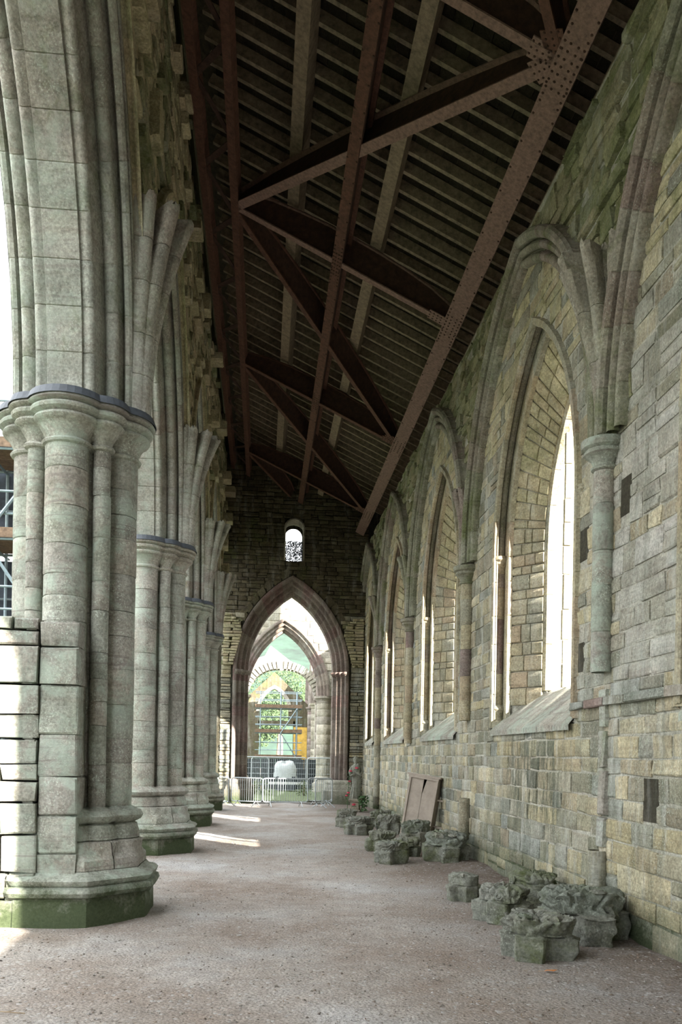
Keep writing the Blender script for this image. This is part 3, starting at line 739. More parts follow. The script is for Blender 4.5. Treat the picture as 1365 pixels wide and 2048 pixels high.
# ================================================================== FAR GABLE WALL
YG = 28.0
GW = struct('wall_end')
ga = Arch(.9, 1.41, 4.36, 2.55, 0); gw = Arch(.93, .29, 9.05, .28, 7.97)
mb = MB()
for wy in (YG+.06, YG+1.2): wall_slab(mb, 'X', wy, -1.6, 4.5, -.05, 12.6, [(ga,.5),(gw,.0)])
mb.build('backing', 'mortar_d', GW)
def exG(z0, z1):
    out = []
    hw = max(ga.halfw(z0,.56), ga.halfw(z1,.56)) if z0 > ga.z else ga.a+.56
    if hw > 0: out.append((ga.c-hw, ga.c+hw))
    if z1 > 7.97 and z0 < 9.35: out.append((gw.c-.31, gw.c+.31))
    return out
specs = []
for (a,b,c,dd) in courses(-1.4, 3.4, 0, 11.5, .08, .18, .2, .55, exG):
    specs.append(dict(a=(Vector((0,YG+.06,0)), X1, Z1, Vector((0,-1,0)), a, b, c, dd, rnd(.01,.06)), c=Vector(((a+b)/2,YG,(c+dd)/2)), s=(b-a)*(dd-c), k=dict(rough=.01)))
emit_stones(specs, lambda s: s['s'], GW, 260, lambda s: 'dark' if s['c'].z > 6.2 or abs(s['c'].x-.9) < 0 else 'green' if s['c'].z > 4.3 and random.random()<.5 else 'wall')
GPR = [(YG-.02,.50),(YG-.03,.46)]+roll(YG+.02,.42,.045,180,360-100,3)+[(YG+.10,.37),(YG+.11,.33)]+roll(YG+.15,.28,.05,180,290,3)+[(YG+.24,.24),(YG+.25,.2)]+roll(YG+.29,.15,.05,180,290,3)+[(YG+.38,.10),(YG+.40,.05),(YG+.44,.0),(YG+.9,.0),(YG+1.2,.4)]
T = thing('gable_arch', 'big moulded pointed arch of purple sandstone in the dark end wall', 'arch', (0,0,0))
sweep_arch(ga, 'X', GPR, T, 'red', 'voussoir', vlen=.36, jlen=.4, n=3)
for side in (-1,1):   # impost band
    m2 = MB(); 
    for prr, zz0, zz1 in ((.0,4.26,4.30),):
        rows = []
        for z, e in ((4.20,-.005),(4.23,.03),(4.26,.035),(4.28,.06),(4.33,.07),(4.36,.065),(4.365,0)):
            rows.append([Vector((ga.c+side*(ga.a+max(-.1,p[1]-e)), p[0]-e, z)) for p in GPR[:-2]])
        if side > 0: rows = [list(reversed(q)) for q in rows]
        m2.grid(rows, 0)
    m2.build('impost', 'red', T, True)
    m2 = MB(); x = ga.c+side*(ga.a+.22); rows = []
    for z, e in ((-.05,.16),(.42,.16),(.46,.12),(.50,.12),(.62,.06),(.68,.08),(.74,.06),(.78,.01)):
        rows.append([Vector((x+side*a_*(.32+e), b_, z)) for a_, b_ in ((1.1,YG+.1),(1.0,YG-.08-e),(-.2,YG-.02-e),(-1.0,YG+.25-e),(-1.0,YG+1.2))])
    if side < 0: rows = [list(reversed(q)) for q in rows]
    m2.grid(rows, 0); m2.build('plinth', 'red' if side < 0 else 'wall', T, True)
# relieving voussoirs above
for side in (-1,1):
    for k in range(7):
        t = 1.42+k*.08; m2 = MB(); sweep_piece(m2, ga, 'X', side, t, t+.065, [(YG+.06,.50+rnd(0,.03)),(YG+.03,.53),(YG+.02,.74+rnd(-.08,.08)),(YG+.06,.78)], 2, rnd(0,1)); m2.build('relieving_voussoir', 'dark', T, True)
# vault scars: round-headed pads of thin rubble each side
for side, x0, x1 in ((-1,-1.34,-.72),(1,2.62,3.28)):
    T2 = thing('vault_scar', 'round-topped patch of thin rubble on end wall, %s of the arch' % ('left' if side < 0 else 'right'), 'masonry', (0,0,0)); z = 4.5
    while z < 6.1:
        h = rnd(.07,.11); top = 1-max(0,(z-5.5)/.65)**2; cxm = x0 if side < 0 else x1
        wd = (x1-x0)*max(.2, math.sqrt(max(0,top)))*(.55+.45*(z-4.5)/1.0 if z < 5.5 else 1)
        a, b = (x0, x0+wd) if side < 0 else (x1-wd, x1)
        m2 = MB(); stone(m2, Vector((0,YG+.05,0)), X1, Z1, Vector((0,-1,0)), a, (a+b)/2+rnd(-.08,.08), z, z+h, .14, rnd(0,1)); m2.build('stone', 'yellow', T2, True)
        m2 = MB(); stone(m2, Vector((0,YG+.05,0)), X1, Z1, Vector((0,-1,0)), (a+b)/2, b, z, z+h, .13, rnd(0,1)); m2.build('stone', 'yellow', T2, True)
        z += h
# gable window frame and lower mesh
T = link('window_8', None, None, (0,0,0), kind='structure')
sweep_arch(gw, 'X', [(YG-.01,.05),(YG-.03,.0),(YG+.5,.0),(YG+1.2,.12)], T, 'far', 'jamb_stone', vlen=.3, jlen=.3, n=2)
mb = MB()
for k in range(8): mb.tube([(.64+k*.58/7, YG+.25, 7.97),(.64+k*.58/7, YG+.25, 8.72)], .004, 4)
for k in range(11): mb.tube([(.64, YG+.25, 7.99+k*.073),(1.22, YG+.25, 7.99+k*.073)], .004, 4)
mb.build('wire_mesh', 'tube', T)
# leafy creeper behind mesh gives the speckle
mb = MB()
for k in range(2600):
    c = Vector((rnd(.64,1.22), YG+.32+rnd(0,.05), rnd(7.97,8.70))); a = rnd(0,6.28); s_ = rnd(.008,.022)
    mb.add([c+Vector((math.cos(a+q*2.1)*s_, rnd(-.01,.01), math.sin(a+q*2.1)*s_)) for q in range(3)], [(0,1,2)], rnd(0,1))
mb.build('creeper', 'net', T, kind='stuff')
# back wall behind the viewpoint
B = struct('wall_back'); mb = MB(); mb.box(-2.42, 4.5, -14.4, -14, -.1, 12.6); mb.build('masonry', 'dark', B)
# ================================================================== ROOF
def zs(x): return 10.9-.47*(x+1.05)
sl = math.atan(.47); NRM = Vector((math.sin(sl),0,math.cos(sl))); TNG = Vector((math.cos(sl),0,-math.sin(sl)))
def RP(x, y, up_=0): return Vector((x, y, zs(x)))+NRM*up_
CE = struct('ceiling')
mb = MB()
a, b = -2.45, 5.2
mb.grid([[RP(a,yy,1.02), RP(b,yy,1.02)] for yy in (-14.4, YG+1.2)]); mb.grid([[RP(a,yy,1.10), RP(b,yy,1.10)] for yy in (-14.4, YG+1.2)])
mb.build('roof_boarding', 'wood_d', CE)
# stone tiles hung on laths: visible from below as rows of edges
row = 0
y = 3.0
while y < YG-.1:   # rafters
    m2 = MB(); m2.beam(RP(-1.35,y,.90), RP(4.9,y,.90), .07, .16, NRM); m2.build('rafter', 'lath', CE, tint=0)
    y += .42
mb = MB(); y = 3.0
while y < YG-.1:
    x = -1.3
    while x < 4.6:
        l = rnd(.16,.26)
        mb.beam(RP(x+.006,y+.20,.985-rnd(0,.008)), RP(x+l-.006,y+.20,.985-rnd(0,.008)), rnd(.30,.36), .018, NRM, rnd(0,1)); x += l
    y += .42
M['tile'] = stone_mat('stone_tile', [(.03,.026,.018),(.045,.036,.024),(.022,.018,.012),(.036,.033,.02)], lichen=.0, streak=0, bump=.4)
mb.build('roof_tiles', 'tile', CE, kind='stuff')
for i, x in enumerate((.12, 1.52, 3.55)):
    T = thing('purlin', ['long pale oak purlin left of the roof centre beam','long pale oak purlin right of the roof centre beam','oak purlin above the right wall top'][i], 'timber', (0,0,0))
    y = -2
    while y < YG:
        L = min(5.7, YG-y); m2 = MB(); m2.beam(RP(x,y+.005,.68), RP(x,y+L-.005,.68), .20, .30, NRM); m2.build('timber', 'wood', T); y += L
def rivets(mb, pts, nrm, rr=.018):
    nrm = Vector(nrm).normalized(); a = nrm.orthogonal().normalized(); b = nrm.cross(a)
    for p in pts:
        p = Vector(p); r1 = [p+(a*math.cos(k*PI/3)+b*math.sin(k*PI/3))*rr for k in range(6)]; r2 = [p+nrm*rr*.6+(a*math.cos(k*PI/3)+b*math.sin(k*PI/3))*rr*.6 for k in range(6)]
        mb.grid([r1, r2], 0, True); mb.add(r2, [tuple(range(6))], 0)
def longbeam(name, label, x, fw_, web, mat, y0=-13, y1=YG, nodes=()):
    T = thing(name, label, 'roof beam', (0,0,0))
    m2 = MB(); m2.beam(RP(x,y0,0), RP(x,y1,0), fw_, .03, NRM); BF = m2.build('bottom_flange', mat, T)
    m2 = MB(); m2.beam(RP(x,y0,web/2), RP(x,y1,web/2), .02, web, NRM); m2.build('web', 'rust_d', T)
    m2 = MB(); m2.beam(RP(x,y0,web), RP(x,y1,web), fw_, .03, NRM); m2.build('top_flange', mat, T)
    for s in (-1,1):
        m2 = MB(); m2.beam(RP(x,y0,.03)+TNG*s*fw_*.48, RP(x,y1,.03)+TNG*s*fw_*.48, .015, .05, NRM); m2.build('flange_edge', 'rust_d', T)
    m2 = MB(); pts = []
    y = 5.
    while y < y1:
        for s in (-1,1): pts.append(RP(x,y,-.015)+TNG*s*fw_*.42)
        y += .45 if y < 16 else 1.2
    for ny in nodes:
        for i in range(-5,6):
            for s in (-1,1) if abs(i) > 3 else (-1,-.4,.4,1): pts.append(RP(x,ny+i*.1,-.015)+TNG*s*fw_*.38)
    rivets(m2, pts, -NRM, .017); m2.build('rivets', 'rust_d', BF, kind='stuff')
    return T
NY = [3.2, 8.8, 14.3, 20.0, 25.8]
longbeam('girder', 'wide pale rusty iron girder running along the right wall top', 3.08, .30, .35, 'rust2', nodes=NY)
longbeam('girder', 'central rusty iron girder running down the middle of the roof', 1.10, .17, .40, 'rust', nodes=NY)
# left lattice girder
T = thing('lattice_girder', 'dark rusty iron lattice girder along the left wall top', 'roof beam', (0,0,0))
for x, nme in ((-1.12,'chord'),(-.62,'chord')):
    m2 = MB(); m2.beam(RP(x,-13,0), RP(x,YG,0), .13, .03, NRM); m2.beam(RP(x,-13,.12), RP(x,YG,.12), .02, .24, NRM); m2.build(nme, 'rust', T)
y = 2.; k = 0
while y < YG-1:
    m2 = MB(); p, q = (-1.12,-.62) if k % 2 else (-.62,-1.12)
    m2.beam(RP(p,y,.05), RP(q,y+.9,.05), .09, .015, NRM); m2.build('lattice_bar', 'rust_d', T); y += .9; k += 1
# cross girders and diagonals
def crossgirder(label, ya, yb, depth, wdt, mat, x0=-.62, x1=3.0, cut=None):
    T = thing('brace' if ya != yb else 'cross_girder', label, 'roof beam', (0,0,0))
    A = RP(x0, ya, .02); Bp = RP(x1, yb, .02)
    if Bp.y > YG:
        t = (YG-A.y)/(Bp.y-A.y); Bp = A.lerp(Bp, t)
    dr = (Bp-A).normalized()
    m2 = MB(); m2.beam(A, Bp, wdt, .02, NRM); m2.build('bottom_flange', mat, T)
    n = 8; rows = []
    for i in range(n+1):
        t = i/n; p = A.lerp(Bp, t); hh = depth*(.55+.45*math.sin(PI*t)**.6); rows.append([p+NRM*.01, p+NRM*hh])
    sd = dr.cross(NRM)*.008
    m2 = MB(); m2.grid([[q+sd for q in rr] for rr in rows]); m2.grid([[q-sd for q in rr] for rr in rows]); m2.build('web_plate', 'rust_d', T)
    m2 = MB()
    sdd = dr.cross(NRM)
    m2.grid([[rr[1]-sdd*wdt/2, rr[1]+sdd*wdt/2] for rr in rows]); m2.grid([[rr[1]-sdd*wdt/2-NRM*.02, rr[1]+sdd*wdt/2-NRM*.02] for rr in rows]); m2.build('top_flange', mat, T)
    # gusset at right end
    if yb < YG:
        m2 = MB(); m2.beam(Bp-dr*.35-NRM*.0, Bp+dr*.1, .26, .014, NRM); GPL = m2.build('gusset_plate', mat, T)
        m2 = MB(); rivets(m2, [Bp-dr*(.05+.07*i)+sdd*s*.08-NRM*.008 for i in range(5) for s in (-1,0,1)], -NRM, .016); m2.build('rivets', 'rust_d', GPL, kind='stuff')
ordn = ['nearest','second','third','fourth','farthest']
for i, y in enumerate(NY):
    crossgirder('%s rusty cross girder square across the roof%s' % (ordn[i], '' if i else ', above the viewpoint'), y, y+.001 if False else y, .50, .13, 'rust2' if i < 3 else 'rust')
crossgirder('diagonal roof brace from left girder toward the near right corner', 14.3, 8.8, .50, .15, 'rust2')
crossgirder('diagonal roof brace crossing the nearest middle bay to the right girder', 14.4, 20.0, .45, .12, 'rust')
crossgirder('diagonal roof brace crossing the next bay toward the gable', 20.1, 25.8, .45, .12, 'rust')
crossgirder('farthest diagonal roof brace ending above the gable window', 25.9, 31.4, .45, .12, 'rust')
crossgirder('diagonal roof brace above the viewpoint', 3.2, 8.8, .45, .12, 'rust', )
# short stub irons right of the right girder
for y in NY: 
    pass
mb = MB(); mb.beam(RP(3.95,-13,.3), RP(3.95,YG,.3), .2,.5, NRM); mb.build('eave_light_block', 'wood_d', CE)  # timber added along the eaves to keep light from leaking in
# ================================================================== CARVED BOSSES
def boss(label, x, y, wd, ht, rz, seed, mat='boss', leafy=.5):
    T = thing('carved_boss', label, 'carved stone', (x, y, fz(x,y)-.02), rz, 'carved vault bosses on the floor along the right wall')
    rn = random.Random(seed); R0 = wd*.5
    T.rotation_euler = (random.uniform(-.07,.07), random.uniform(-.07,.07), rz)
    arms = [rn.uniform(-.15,.15)+k*PI/2+PI/4 for k in range(4)]; off = Vector((seed*3.1, seed*1.7, 0))
    al = [rn.uniform(.85,1.12) for _ in arms]
    nu, nv = 112, 46; rows = []
    def prof(th):
        r_ = R0*.62
        for a, l in zip(arms, al):
            d_ = math.atan2(math.sin(th-a), math.cos(th-a)); hw = .19*wd; L = R0*l
            c_ = math.cos(d_); s_ = abs(math.sin(d_))
            if c_ > 0:
                rr = L/c_ if s_*(L/c_) < hw else (hw/s_ if s_ > 0 else 9)
                r_ = max(r_, min(rr, L*1.15))
        return r_
    P = [sum(prof(2*PI*(i+k)/nu) for k in (-1,0,1))/3 for i in range(nu)]
    for j in range(nv+1):
        t = j/nv; rw = []
        for i in range(nu):
            th = 2*PI*i/nu; r_ = P[i]; dome = R0*(.80+.08*math.cos(th*3+seed))
            if t < .30:                      # top, from centre to rim
                s_ = t/.30; rad = dome*s_; z = ht*(1-.07*s_**2); cv = 1.0
            elif t < .62:                    # carved drum flank under the rim
                s_ = (t-.30)/.32; rad = dome*(1+.02*math.sin(s_*PI))*(1-s_*.06); z = ht*(.93-.33*s_); cv = 1.0-.35*s_
                rad = max(rad, r_*.86*s_*(s_ > .35))
            elif t < .70: s_ = (t-.62)/.08; rad = max(r_*(.86+.14*s_), dome*.9*(1-s_)); z = ht*(.60-.04*s_); cv = .15
            elif t < .95: s_ = (t-.70)/.25; rad = r_*(1-.08*s_+.02*math.sin(s_*9+seed)); z = ht*(.56-.54*s_); cv = .08
            else: s_ = (t-.95)/.05; rad = r_*(1-s_); z = .0; cv = 0
            p = Vector((rad*math.cos(th), rad*math.sin(th), z))
            if cv > .5:
                q = p*(9/wd*.6)+off
                swirl = noise.noise(q*.8)*2.2
                lobes = abs(math.sin(th*5+swirl*2.2+rad/wd*9)) * abs(math.sin((z/ht)*9+rad/wd*13+swirl*2.5))
                dd_ = (lobes-.45)*.095*wd + .05*wd*abs(noise.noise(q*1.6))
                dirn = Vector((math.cos(th), math.sin(th), .3)) if t >= .30 else Vector((math.cos(th)*.3, math.sin(th)*.3, 1))
                fade = min(1, t/.05)
                p += dirn.normalized()*dd_*cv*fade*leafy*1.35
            p += Vector((noise.noise(p*7+off), noise.noise(p*7+off+Vector((9,0,0))), 0 if t > .95 else noise.noise(p*7+off+Vector((0,9,0)))))*.034*wd
            rw.append(p)
        rows.append(rw)
    k1 = int(nv*.62); 
    mb = MB(); mb.grid([list(reversed(q)) for q in rows[k1:]], 0, True); mb.build('block', mat, T, True)
    mb = MB(); mb.grid([list(reversed(q)) for q in rows[:k1+1]], 0, True); FO = mb.build('carved_foliage', mat, T, True)
    # raised leaves and curls
    for k in range(rn.randint(6,9)):
        th = rn.uniform(0, 2*PI); s_ = rn.uniform(.4,1.0); lw = wd*rn.uniform(.075,.12); m2 = MB()
        c = Vector((math.cos(th)*R0*.80*s_, math.sin(th)*R0*.80*s_, ht*(.95 if s_ < .8 else rn.uniform(.62,.9))))
        out = Vector((math.cos(th), math.sin(th), 0)); nrm = (Vector((0,0,1)) if s_ < .8 else (out+Vector((0,0,.3))).normalized())
        t1 = nrm.orthogonal().normalized(); t2 = nrm.cross(t1); rr = []
        if rn.random() < .5:   # spiral curl
            pts = [c+nrm*(.02*wd+.02*wd*(1-a/14))+(t1*math.cos(a*.75)+t2*math.sin(a*.75))*lw*(.25+.75*a/14) for a in range(15)]
            m2.tube(pts, [wd*.022]*15, 6)
        else:
            nl = 15; cen = c+nrm*wd*.05; ring = []; ring2 = []
            for i in range(nl):
                a = 2*PI*i/nl; q = lw*(1.0+.35*math.cos(a*5)); ring.append(cen-nrm*.03*wd+(t1*math.cos(a)+t2*math.sin(a))*q); ring2.append(cen-nrm*.0*wd+(t1*math.cos(a)+t2*math.sin(a))*q*.6)
            base = [p-nrm*.05*wd for p in ring]
            m2.grid([base, ring, ring2, [cen-nrm*.02*wd]*nl], 0, True)
        m2.build('leaf', mat, FO, True)
L = [('front carved stone boss nearest the camera, green-stained with big hollow leaves',2.26,6.80,.66,.36,.3),
 ('largest carved boss with spread leaf on top, against the right wall',2.88,7.46,.84,.47,.9),
 ('carved boss with scroll curls, left of the largest boss',2.42,8.28,.58,.37,.1),
 ('dark mossy carved boss behind, against wall, beyond the largest boss',2.98,9.1,.60,.36,.6),
 ('dark squat mossy boss at the left rear of the near group',2.30,9.42,.42,.32,1.0),
 ('front boss of middle group with ring carving',2.00,12.85,.58,.34,.4),
 ('leafy boss at left rear of the middle group',2.05,14.45,.56,.36,.8),
 ('pale blocky boss between the front and right bosses of the middle group',2.40,13.75,.50,.32,.2),
 ('broad boss at the right of the middle group beside wall',2.87,13.0,.76,.44,.7),
 ('raised boss with curled foliage just before the leaning wooden box',2.72,14.75,.60,.50,1.2),
 ('farthest left boss of the distant group near the statue',1.90,18.9,.52,.42,.3),
 ('front boss of the distant group with pointed green blocks',2.00,17.45,.62,.38,.9),
 ('rear boss of the distant group beneath the statue side',2.72,19.2,.56,.38,.5),
 ('right boss of the distant group with round rosette',2.66,17.5,.56,.42,.1)]
for i, (lb, x, y, wd, ht, rz) in enumerate(L): boss(lb, x, y, wd, ht, rz, i+3, leafy=.55 if i != 4 else .2)
# ================================================================== LEANING BOX
T = thing('wooden_box', 'weathered grey wooden cabinet leaning on right wall behind the bosses', 'cabinet', (2.58, 15.7, .02), math.radians(-34))
T.rotation_euler = (math.radians(-3), math.radians(8), math.radians(-30)); T.scale = (1.02,1.0,1.1)
def bx(nm, x0,x1,y0,y1,z0,z1, mt='cab', **k):
    m2 = MB(); m2.box(x0,x1,y0,y1,z0,z1); return m2.build(nm, mt, T, **k)
bx('front_panel', .025,.27,.0,.02,.04,1.12); bx('front_panel', .276,.52,.0,.02,.04,.80); 
m2 = MB(); m2.add([(.276,0,.80),(.52,0,.80),(.52,0,1.12),(.33,0,1.12),(.276,0,.86),(.276,.02,.80),(.52,.02,.80),(.52,.02,1.12),(.33,.02,1.12),(.276,.02,.86)], [(0,1,2,3,4),(9,8,7,6,5),(3,4,9,8)]); m2.build('broken_panel', 'cab', T)
bx('side_rail', -.01,.03,-.025,.20,0,1.15); bx('side_board', .52,.55,-.025,.24,0,1.15); bx('top_board', -.05,.59,-.05,.26,1.15,1.18); bx('bottom_board', -.01,.55,-.02,.24,.0,.035); bx('cornice', -.02,.56,-.04,.0,1.11,1.15)
bx('back_panel', 0,.54,.20,.215,.03,1.14, 'wood_d')
bx('shelf', .55,.72,.10,.24,.33,.36); bx('shelf', .55,.72,.10,.24,.78,.81)
# ================================================================== STATUE
T = thing('statue', 'weathered stone statue of a robed veiled woman holding a child, on a pedestal', 'statue', (2.70, 24.4, 0), math.radians(-18))
m2 = MB(); rows = []
for z, q in ((0,.17),(.04,.17),(.05,.13),(.26,.125),(.28,.16),(.33,.17),(.36,.15)):
    rows.append([(q*a, q*b, z) for a, b in ((-1,-1),(1,-1),(1,1),(-1,1))])
m2.grid(rows, 0, True); m2.add(rows[-1], [(0,1,2,3)]); m2.build('pedestal', 'far', T)
m2 = MB(); rows = []; H0 = .36
body = [(0,.15,.12,0),(.03,.16,.13,0),(.15,.145,.115,.005),(.35,.13,.105,.01),(.55,.125,.10,.015),(.70,.135,.10,.01),(.82,.145,.10,0),(.90,.15,.095,0),(.95,.125,.085,0),(.985,.075,.065,0),(1.01,.05,.05,0),(1.03,.055,.06,-.005),(1.07,.068,.078,-.01),(1.12,.072,.085,-.012),(1.17,.066,.078,-.008),(1.21,.045,.05,0),(1.225,.01,.01,0)]
for z, a, b, sy in body:
    rw = []
    for k in range(40):
        th = 2*PI*k/40; fold = 0
        if z < .9: fold = .011*math.sin(th*9+z*2.2)*(1-z)+.006*math.sin(th*17+1)
        rw.append(((a+fold)*math.cos(th)+.02*math.sin(z*3), (b+fold)*math.sin(th)+sy, H0+z))
    rows.append(rw)
m2.grid(rows, 0, True); m2.build('robed_figure', 'statue', T, True)
def ell(mb, c, rx, ry, rz_, n=14, mm_=9, f=None):
    rows = []
    for j in range(mm_+1):
        ph = -PI/2+PI*j/mm_; rows.append([(c[0]+rx*math.cos(ph)*math.cos(2*PI*i/n), c[1]+ry*math.cos(ph)*math.sin(2*PI*i/n), c[2]+rz_*math.sin(ph)) for i in range(n)])
    mb.grid(rows, 0, True)
m2 = MB(); ell(m2, (.02,-.055,H0+1.10), .046,.045,.062); m2.tube([(.02,-.098,H0+1.115),(.02,-.108,H0+1.095)], .008, 5)
m2.tube([(.005,-.098,H0+1.075),(.035,-.098,H0+1.075)], .005, 5); ell(m2,(.003,-.096,H0+1.115),.008,.006,.005,8,5); ell(m2,(.037,-.096,H0+1.115),.008,.006,.005,8,5); m2.build('face', 'statue', T, True)
m2 = MB(); m2.tube([(-.13,0,H0+.90),(-.16,-.03,H0+.76),(-.12,-.11,H0+.66),(-.02,-.15,H0+.70),(.03,-.15,H0+.73)], [.045,.05,.045,.035,.02], 8)
m2.tube([(.16,0,H0+.90),(.19,-.03,H0+.78),(.15,-.12,H0+.70),(.06,-.16,H0+.76),(.0,-.15,H0+.80)], [.045,.05,.045,.035,.02], 8)
for k in range(4): m2.tube([(.03,-.15+k*.004,H0+.715+k*.014),(.055,-.165,H0+.72+k*.014),(.07,-.15,H0+.725+k*.014)], .006, 5)
m2.build('arms', 'statue', T, True)
m2 = MB(); m2.tube([(.10,-.10,H0+.70),(.09,-.13,H0+.80),(.09,-.12,H0+.90),(.09,-.11,H0+.935)], [.05,.055,.045,.02], 10); ell(m2, (.09,-.12,H0+.975), .038,.04,.045); m2.tube([(.10,-.13,H0+.88),(.04,-.16,H0+.90),(.0,-.14,H0+.95)], [.018,.015,.01], 6); m2.build('child', 'statue', T, True)
def flower(x, y, z, s, label):
    T = thing('rose', label, 'flower', (x,y,z), rnd(0,6), 'pink roses placed around the statue'); m2 = MB()
    for ring_, n in ((.25,5),(.6,7),(1.,8)):
        for k in range(n):
            a = 2*PI*k/n+ring_; c = Vector((math.cos(a),math.sin(a),0))*s*ring_*.6; t = Vector((-math.sin(a),math.cos(a),0)); o_ = Vector((math.cos(a),math.sin(a),0))
            h = s*(1.0-ring_*.35)
            m2.add([c-t*s*.35-Vector((0,0,s*.3)), c+t*s*.35-Vector((0,0,s*.3)), c+t*s*.42+o_*s*.3*ring_+Vector((0,0,h*.6)), c+o_*s*.4*ring_+Vector((0,0,h*.75)), c-t*s*.42+o_*s*.3*ring_+Vector((0,0,h*.6))], [(0,1,2,3,4)])
    m2.build('petals', 'pink', T, True)
    m2 = MB(); m2.tube([(0,0,-s*.3),(s*.2,0,-s*1.2),(s*.1,s*.2,-s*2)], s*.12, 5)
    for k in range(5):
        a = k*1.26; m2.add([(0,0,-s*.6),(math.cos(a)*s, math.sin(a)*s, -s*.9),(math.cos(a+.3)*s*1.5, math.sin(a+.3)*s*1.5, -s*.8),(math.cos(a+.6)*s, math.sin(a+.6)*s, -s*.6)], [(0,1,2,3)])
    m2.build('leaves', 'leaf', T)
for i, (x, y, z, s, lb) in enumerate([(2.70,24.2,1.24,.055,"pink rose held on the statue's chest"),(2.53,24.22,1.15,.055,'pink rose at the left shoulder of the statue'),(2.50,24.2,.86,.045,"pink rose at the left of the statue's waist"),(2.47,24.18,.53,.05,'upper pink rose left of the statue hem'),(2.42,24.15,.45,.045,'lower pink rose left of the statue hem'),(2.62,24.05,.20,.06,"pink rose against the statue's pedestal")]): flower(x, y, z, s, lb)
T = thing('garland', 'thin leafy green stem carrying roses up the left of the statue', 'garland', (2.46,24.2,0)); m2 = MB(); m2.tube([(0,0,0),(-.02,-.02,.4),(.02,0,.8),(.05,.01,1.12)], .008, 5); m2.build('stem', 'leaf', T, True); m2 = MB()
for k in range(70):
    c = Vector((rnd(-.03,.05), rnd(-.03,.03), rnd(.1,1.1))); a = rnd(0,6.28); s_ = rnd(.012,.025); t = Vector((math.cos(a),math.sin(a),rnd(-.5,.5))); b_ = t.orthogonal()
    m2.add([c, c+t*s_+b_*s_*.5, c+t*s_*2, c+t*s_-b_*s_*.5], [(0,1,2,3)])
m2.build('leaves', 'leaf', T, kind='stuff')
T = thing('ivy_bunch', 'dark green leafy bunch at the right of the statue pedestal', 'plant', (2.86,24.1,0)); m2 = MB()
for k in range(160):
    c = Vector((rnd(-.10,.14), rnd(-.1,.1), .05+.42*random.random())); a = rnd(0,6.28); s_ = rnd(.02,.05); t = Vector((math.cos(a),math.sin(a),rnd(-.5,.5))); b_ = t.orthogonal()
    m2.add([c, c+t*s_+b_*s_*.5, c+t*s_*2, c+t*s_-b_*s_*.5], [(0,1,2,3)])
m2.build('leaves', 'leaf', T, kind='stuff')
m2 = MB()
for k in range(5): m2.tube([(rnd(-.03,.03),0,0),(rnd(-.08,.1),rnd(-.05,.05),.4)], .006, 4)
m2.build('stems', 'leaf', T)
# ================================================================== BARRIERS
def barrier(label, x0, y0, x1, y1, h=.86, bars=14):
    p = Vector((x0,y0,0)); q = Vector((x1,y1,0)); L = (q-p).length; rz = math.atan2(y1-y0, x1-x0)
    T = thing('crowd_barrier', label, 'barrier', (x0,y0,.0), rz, 'steel crowd barriers across the aisle'); m2 = MB(); z0, z1, c = .14, h, .08
    pts = []
    for (cx, cz, a0) in ((L-c, z1-c, 0),(c, z1-c, 90),(c, z0+c, 180),(L-c, z0+c, 270)):
        for k in range(5): a = math.radians(a0+k*22.5); pts.append((cx+c*math.cos(a), 0, cz+c*math.sin(a)))
    pts.append(pts[0]); m2.tube(pts, .017, 8); m2.build('frame', 'galv', T, True)
    for k in range(1, bars):
        m3 = MB(); m3.tube([(L*k/bars,0,z0),(L*k/bars,0,z1)], .0065, 5); m3.build('bar', 'galv', T, True)
    for fx in (.22, L-.22):
        m3 = MB(); m3.tube([(fx,-.26,0),(fx,-.03,.15),(fx,.03,.15),(fx,.26,0)], .013, 6); m3.build('foot', 'galv', T, True)
barrier('leftmost steel crowd barrier, turned end-on beside the farthest pier', -1.42,27.6,-.98,25.7,bars=9)
barrier('steel crowd barrier left of centre before the far arch', -.93,26.5,.02,26.0)
barrier('steel crowd barrier in the centre before the white tarpaulin', .04,25.95,1.42,26.2,bars=18)
barrier('steel crowd barrier right of centre, set back behind its neighbour', 1.46,26.9,2.25,27.2)
barrier('rightmost steel crowd barrier angled toward the right respond', 1.62,25.6,2.18,26.3,bars=9)
def fence_panel(label, x0, x1, y, z1=1.47, rz=0, cut=None):
    T = thing('mesh_fence_panel', label, 'fence', (x0,y,0), rz, 'steel mesh fence panels beyond the barriers'); L = x1-x0; m2 = MB(); c = .1
    pts = [(0,0,0),(0,0,z1-c)]+[(c-c*math.cos(a*PI/8),0,z1-c+c*math.sin(a*PI/8)) for a in range(1,5)]+[(L-c+c*math.sin(a*PI/8),0,z1-c+c*math.cos(a*PI/8)) for a in range(0,5)]+[(L,0,0)]
    m2.tube(pts, .024, 8); m2.build('frame', 'galv', T, True)
    m3 = MB(); n = int(L/.085)
    for k in range(1, n): m3.tube([(L*k/n,0,.08),(L*k/n,0,z1)], .0045, 4)
    for k in range(6): m3.tube([(0,0,.1+k*(z1-.1)/6),(L,0,.1+k*(z1-.1)/6)], .0045, 4)
    m3.build('wire_mesh', 'galv', T, kind='stuff')
fence_panel('large steel mesh fence panel across the second arch', -.9, 1.85, 35.8)
fence_panel('steel mesh fence panel at the right of second arch', 1.92, 3.4, 36.0)
fence_panel('narrow double steel mesh panel standing behind the large one', -.45, .28, 36.6, 1.45)
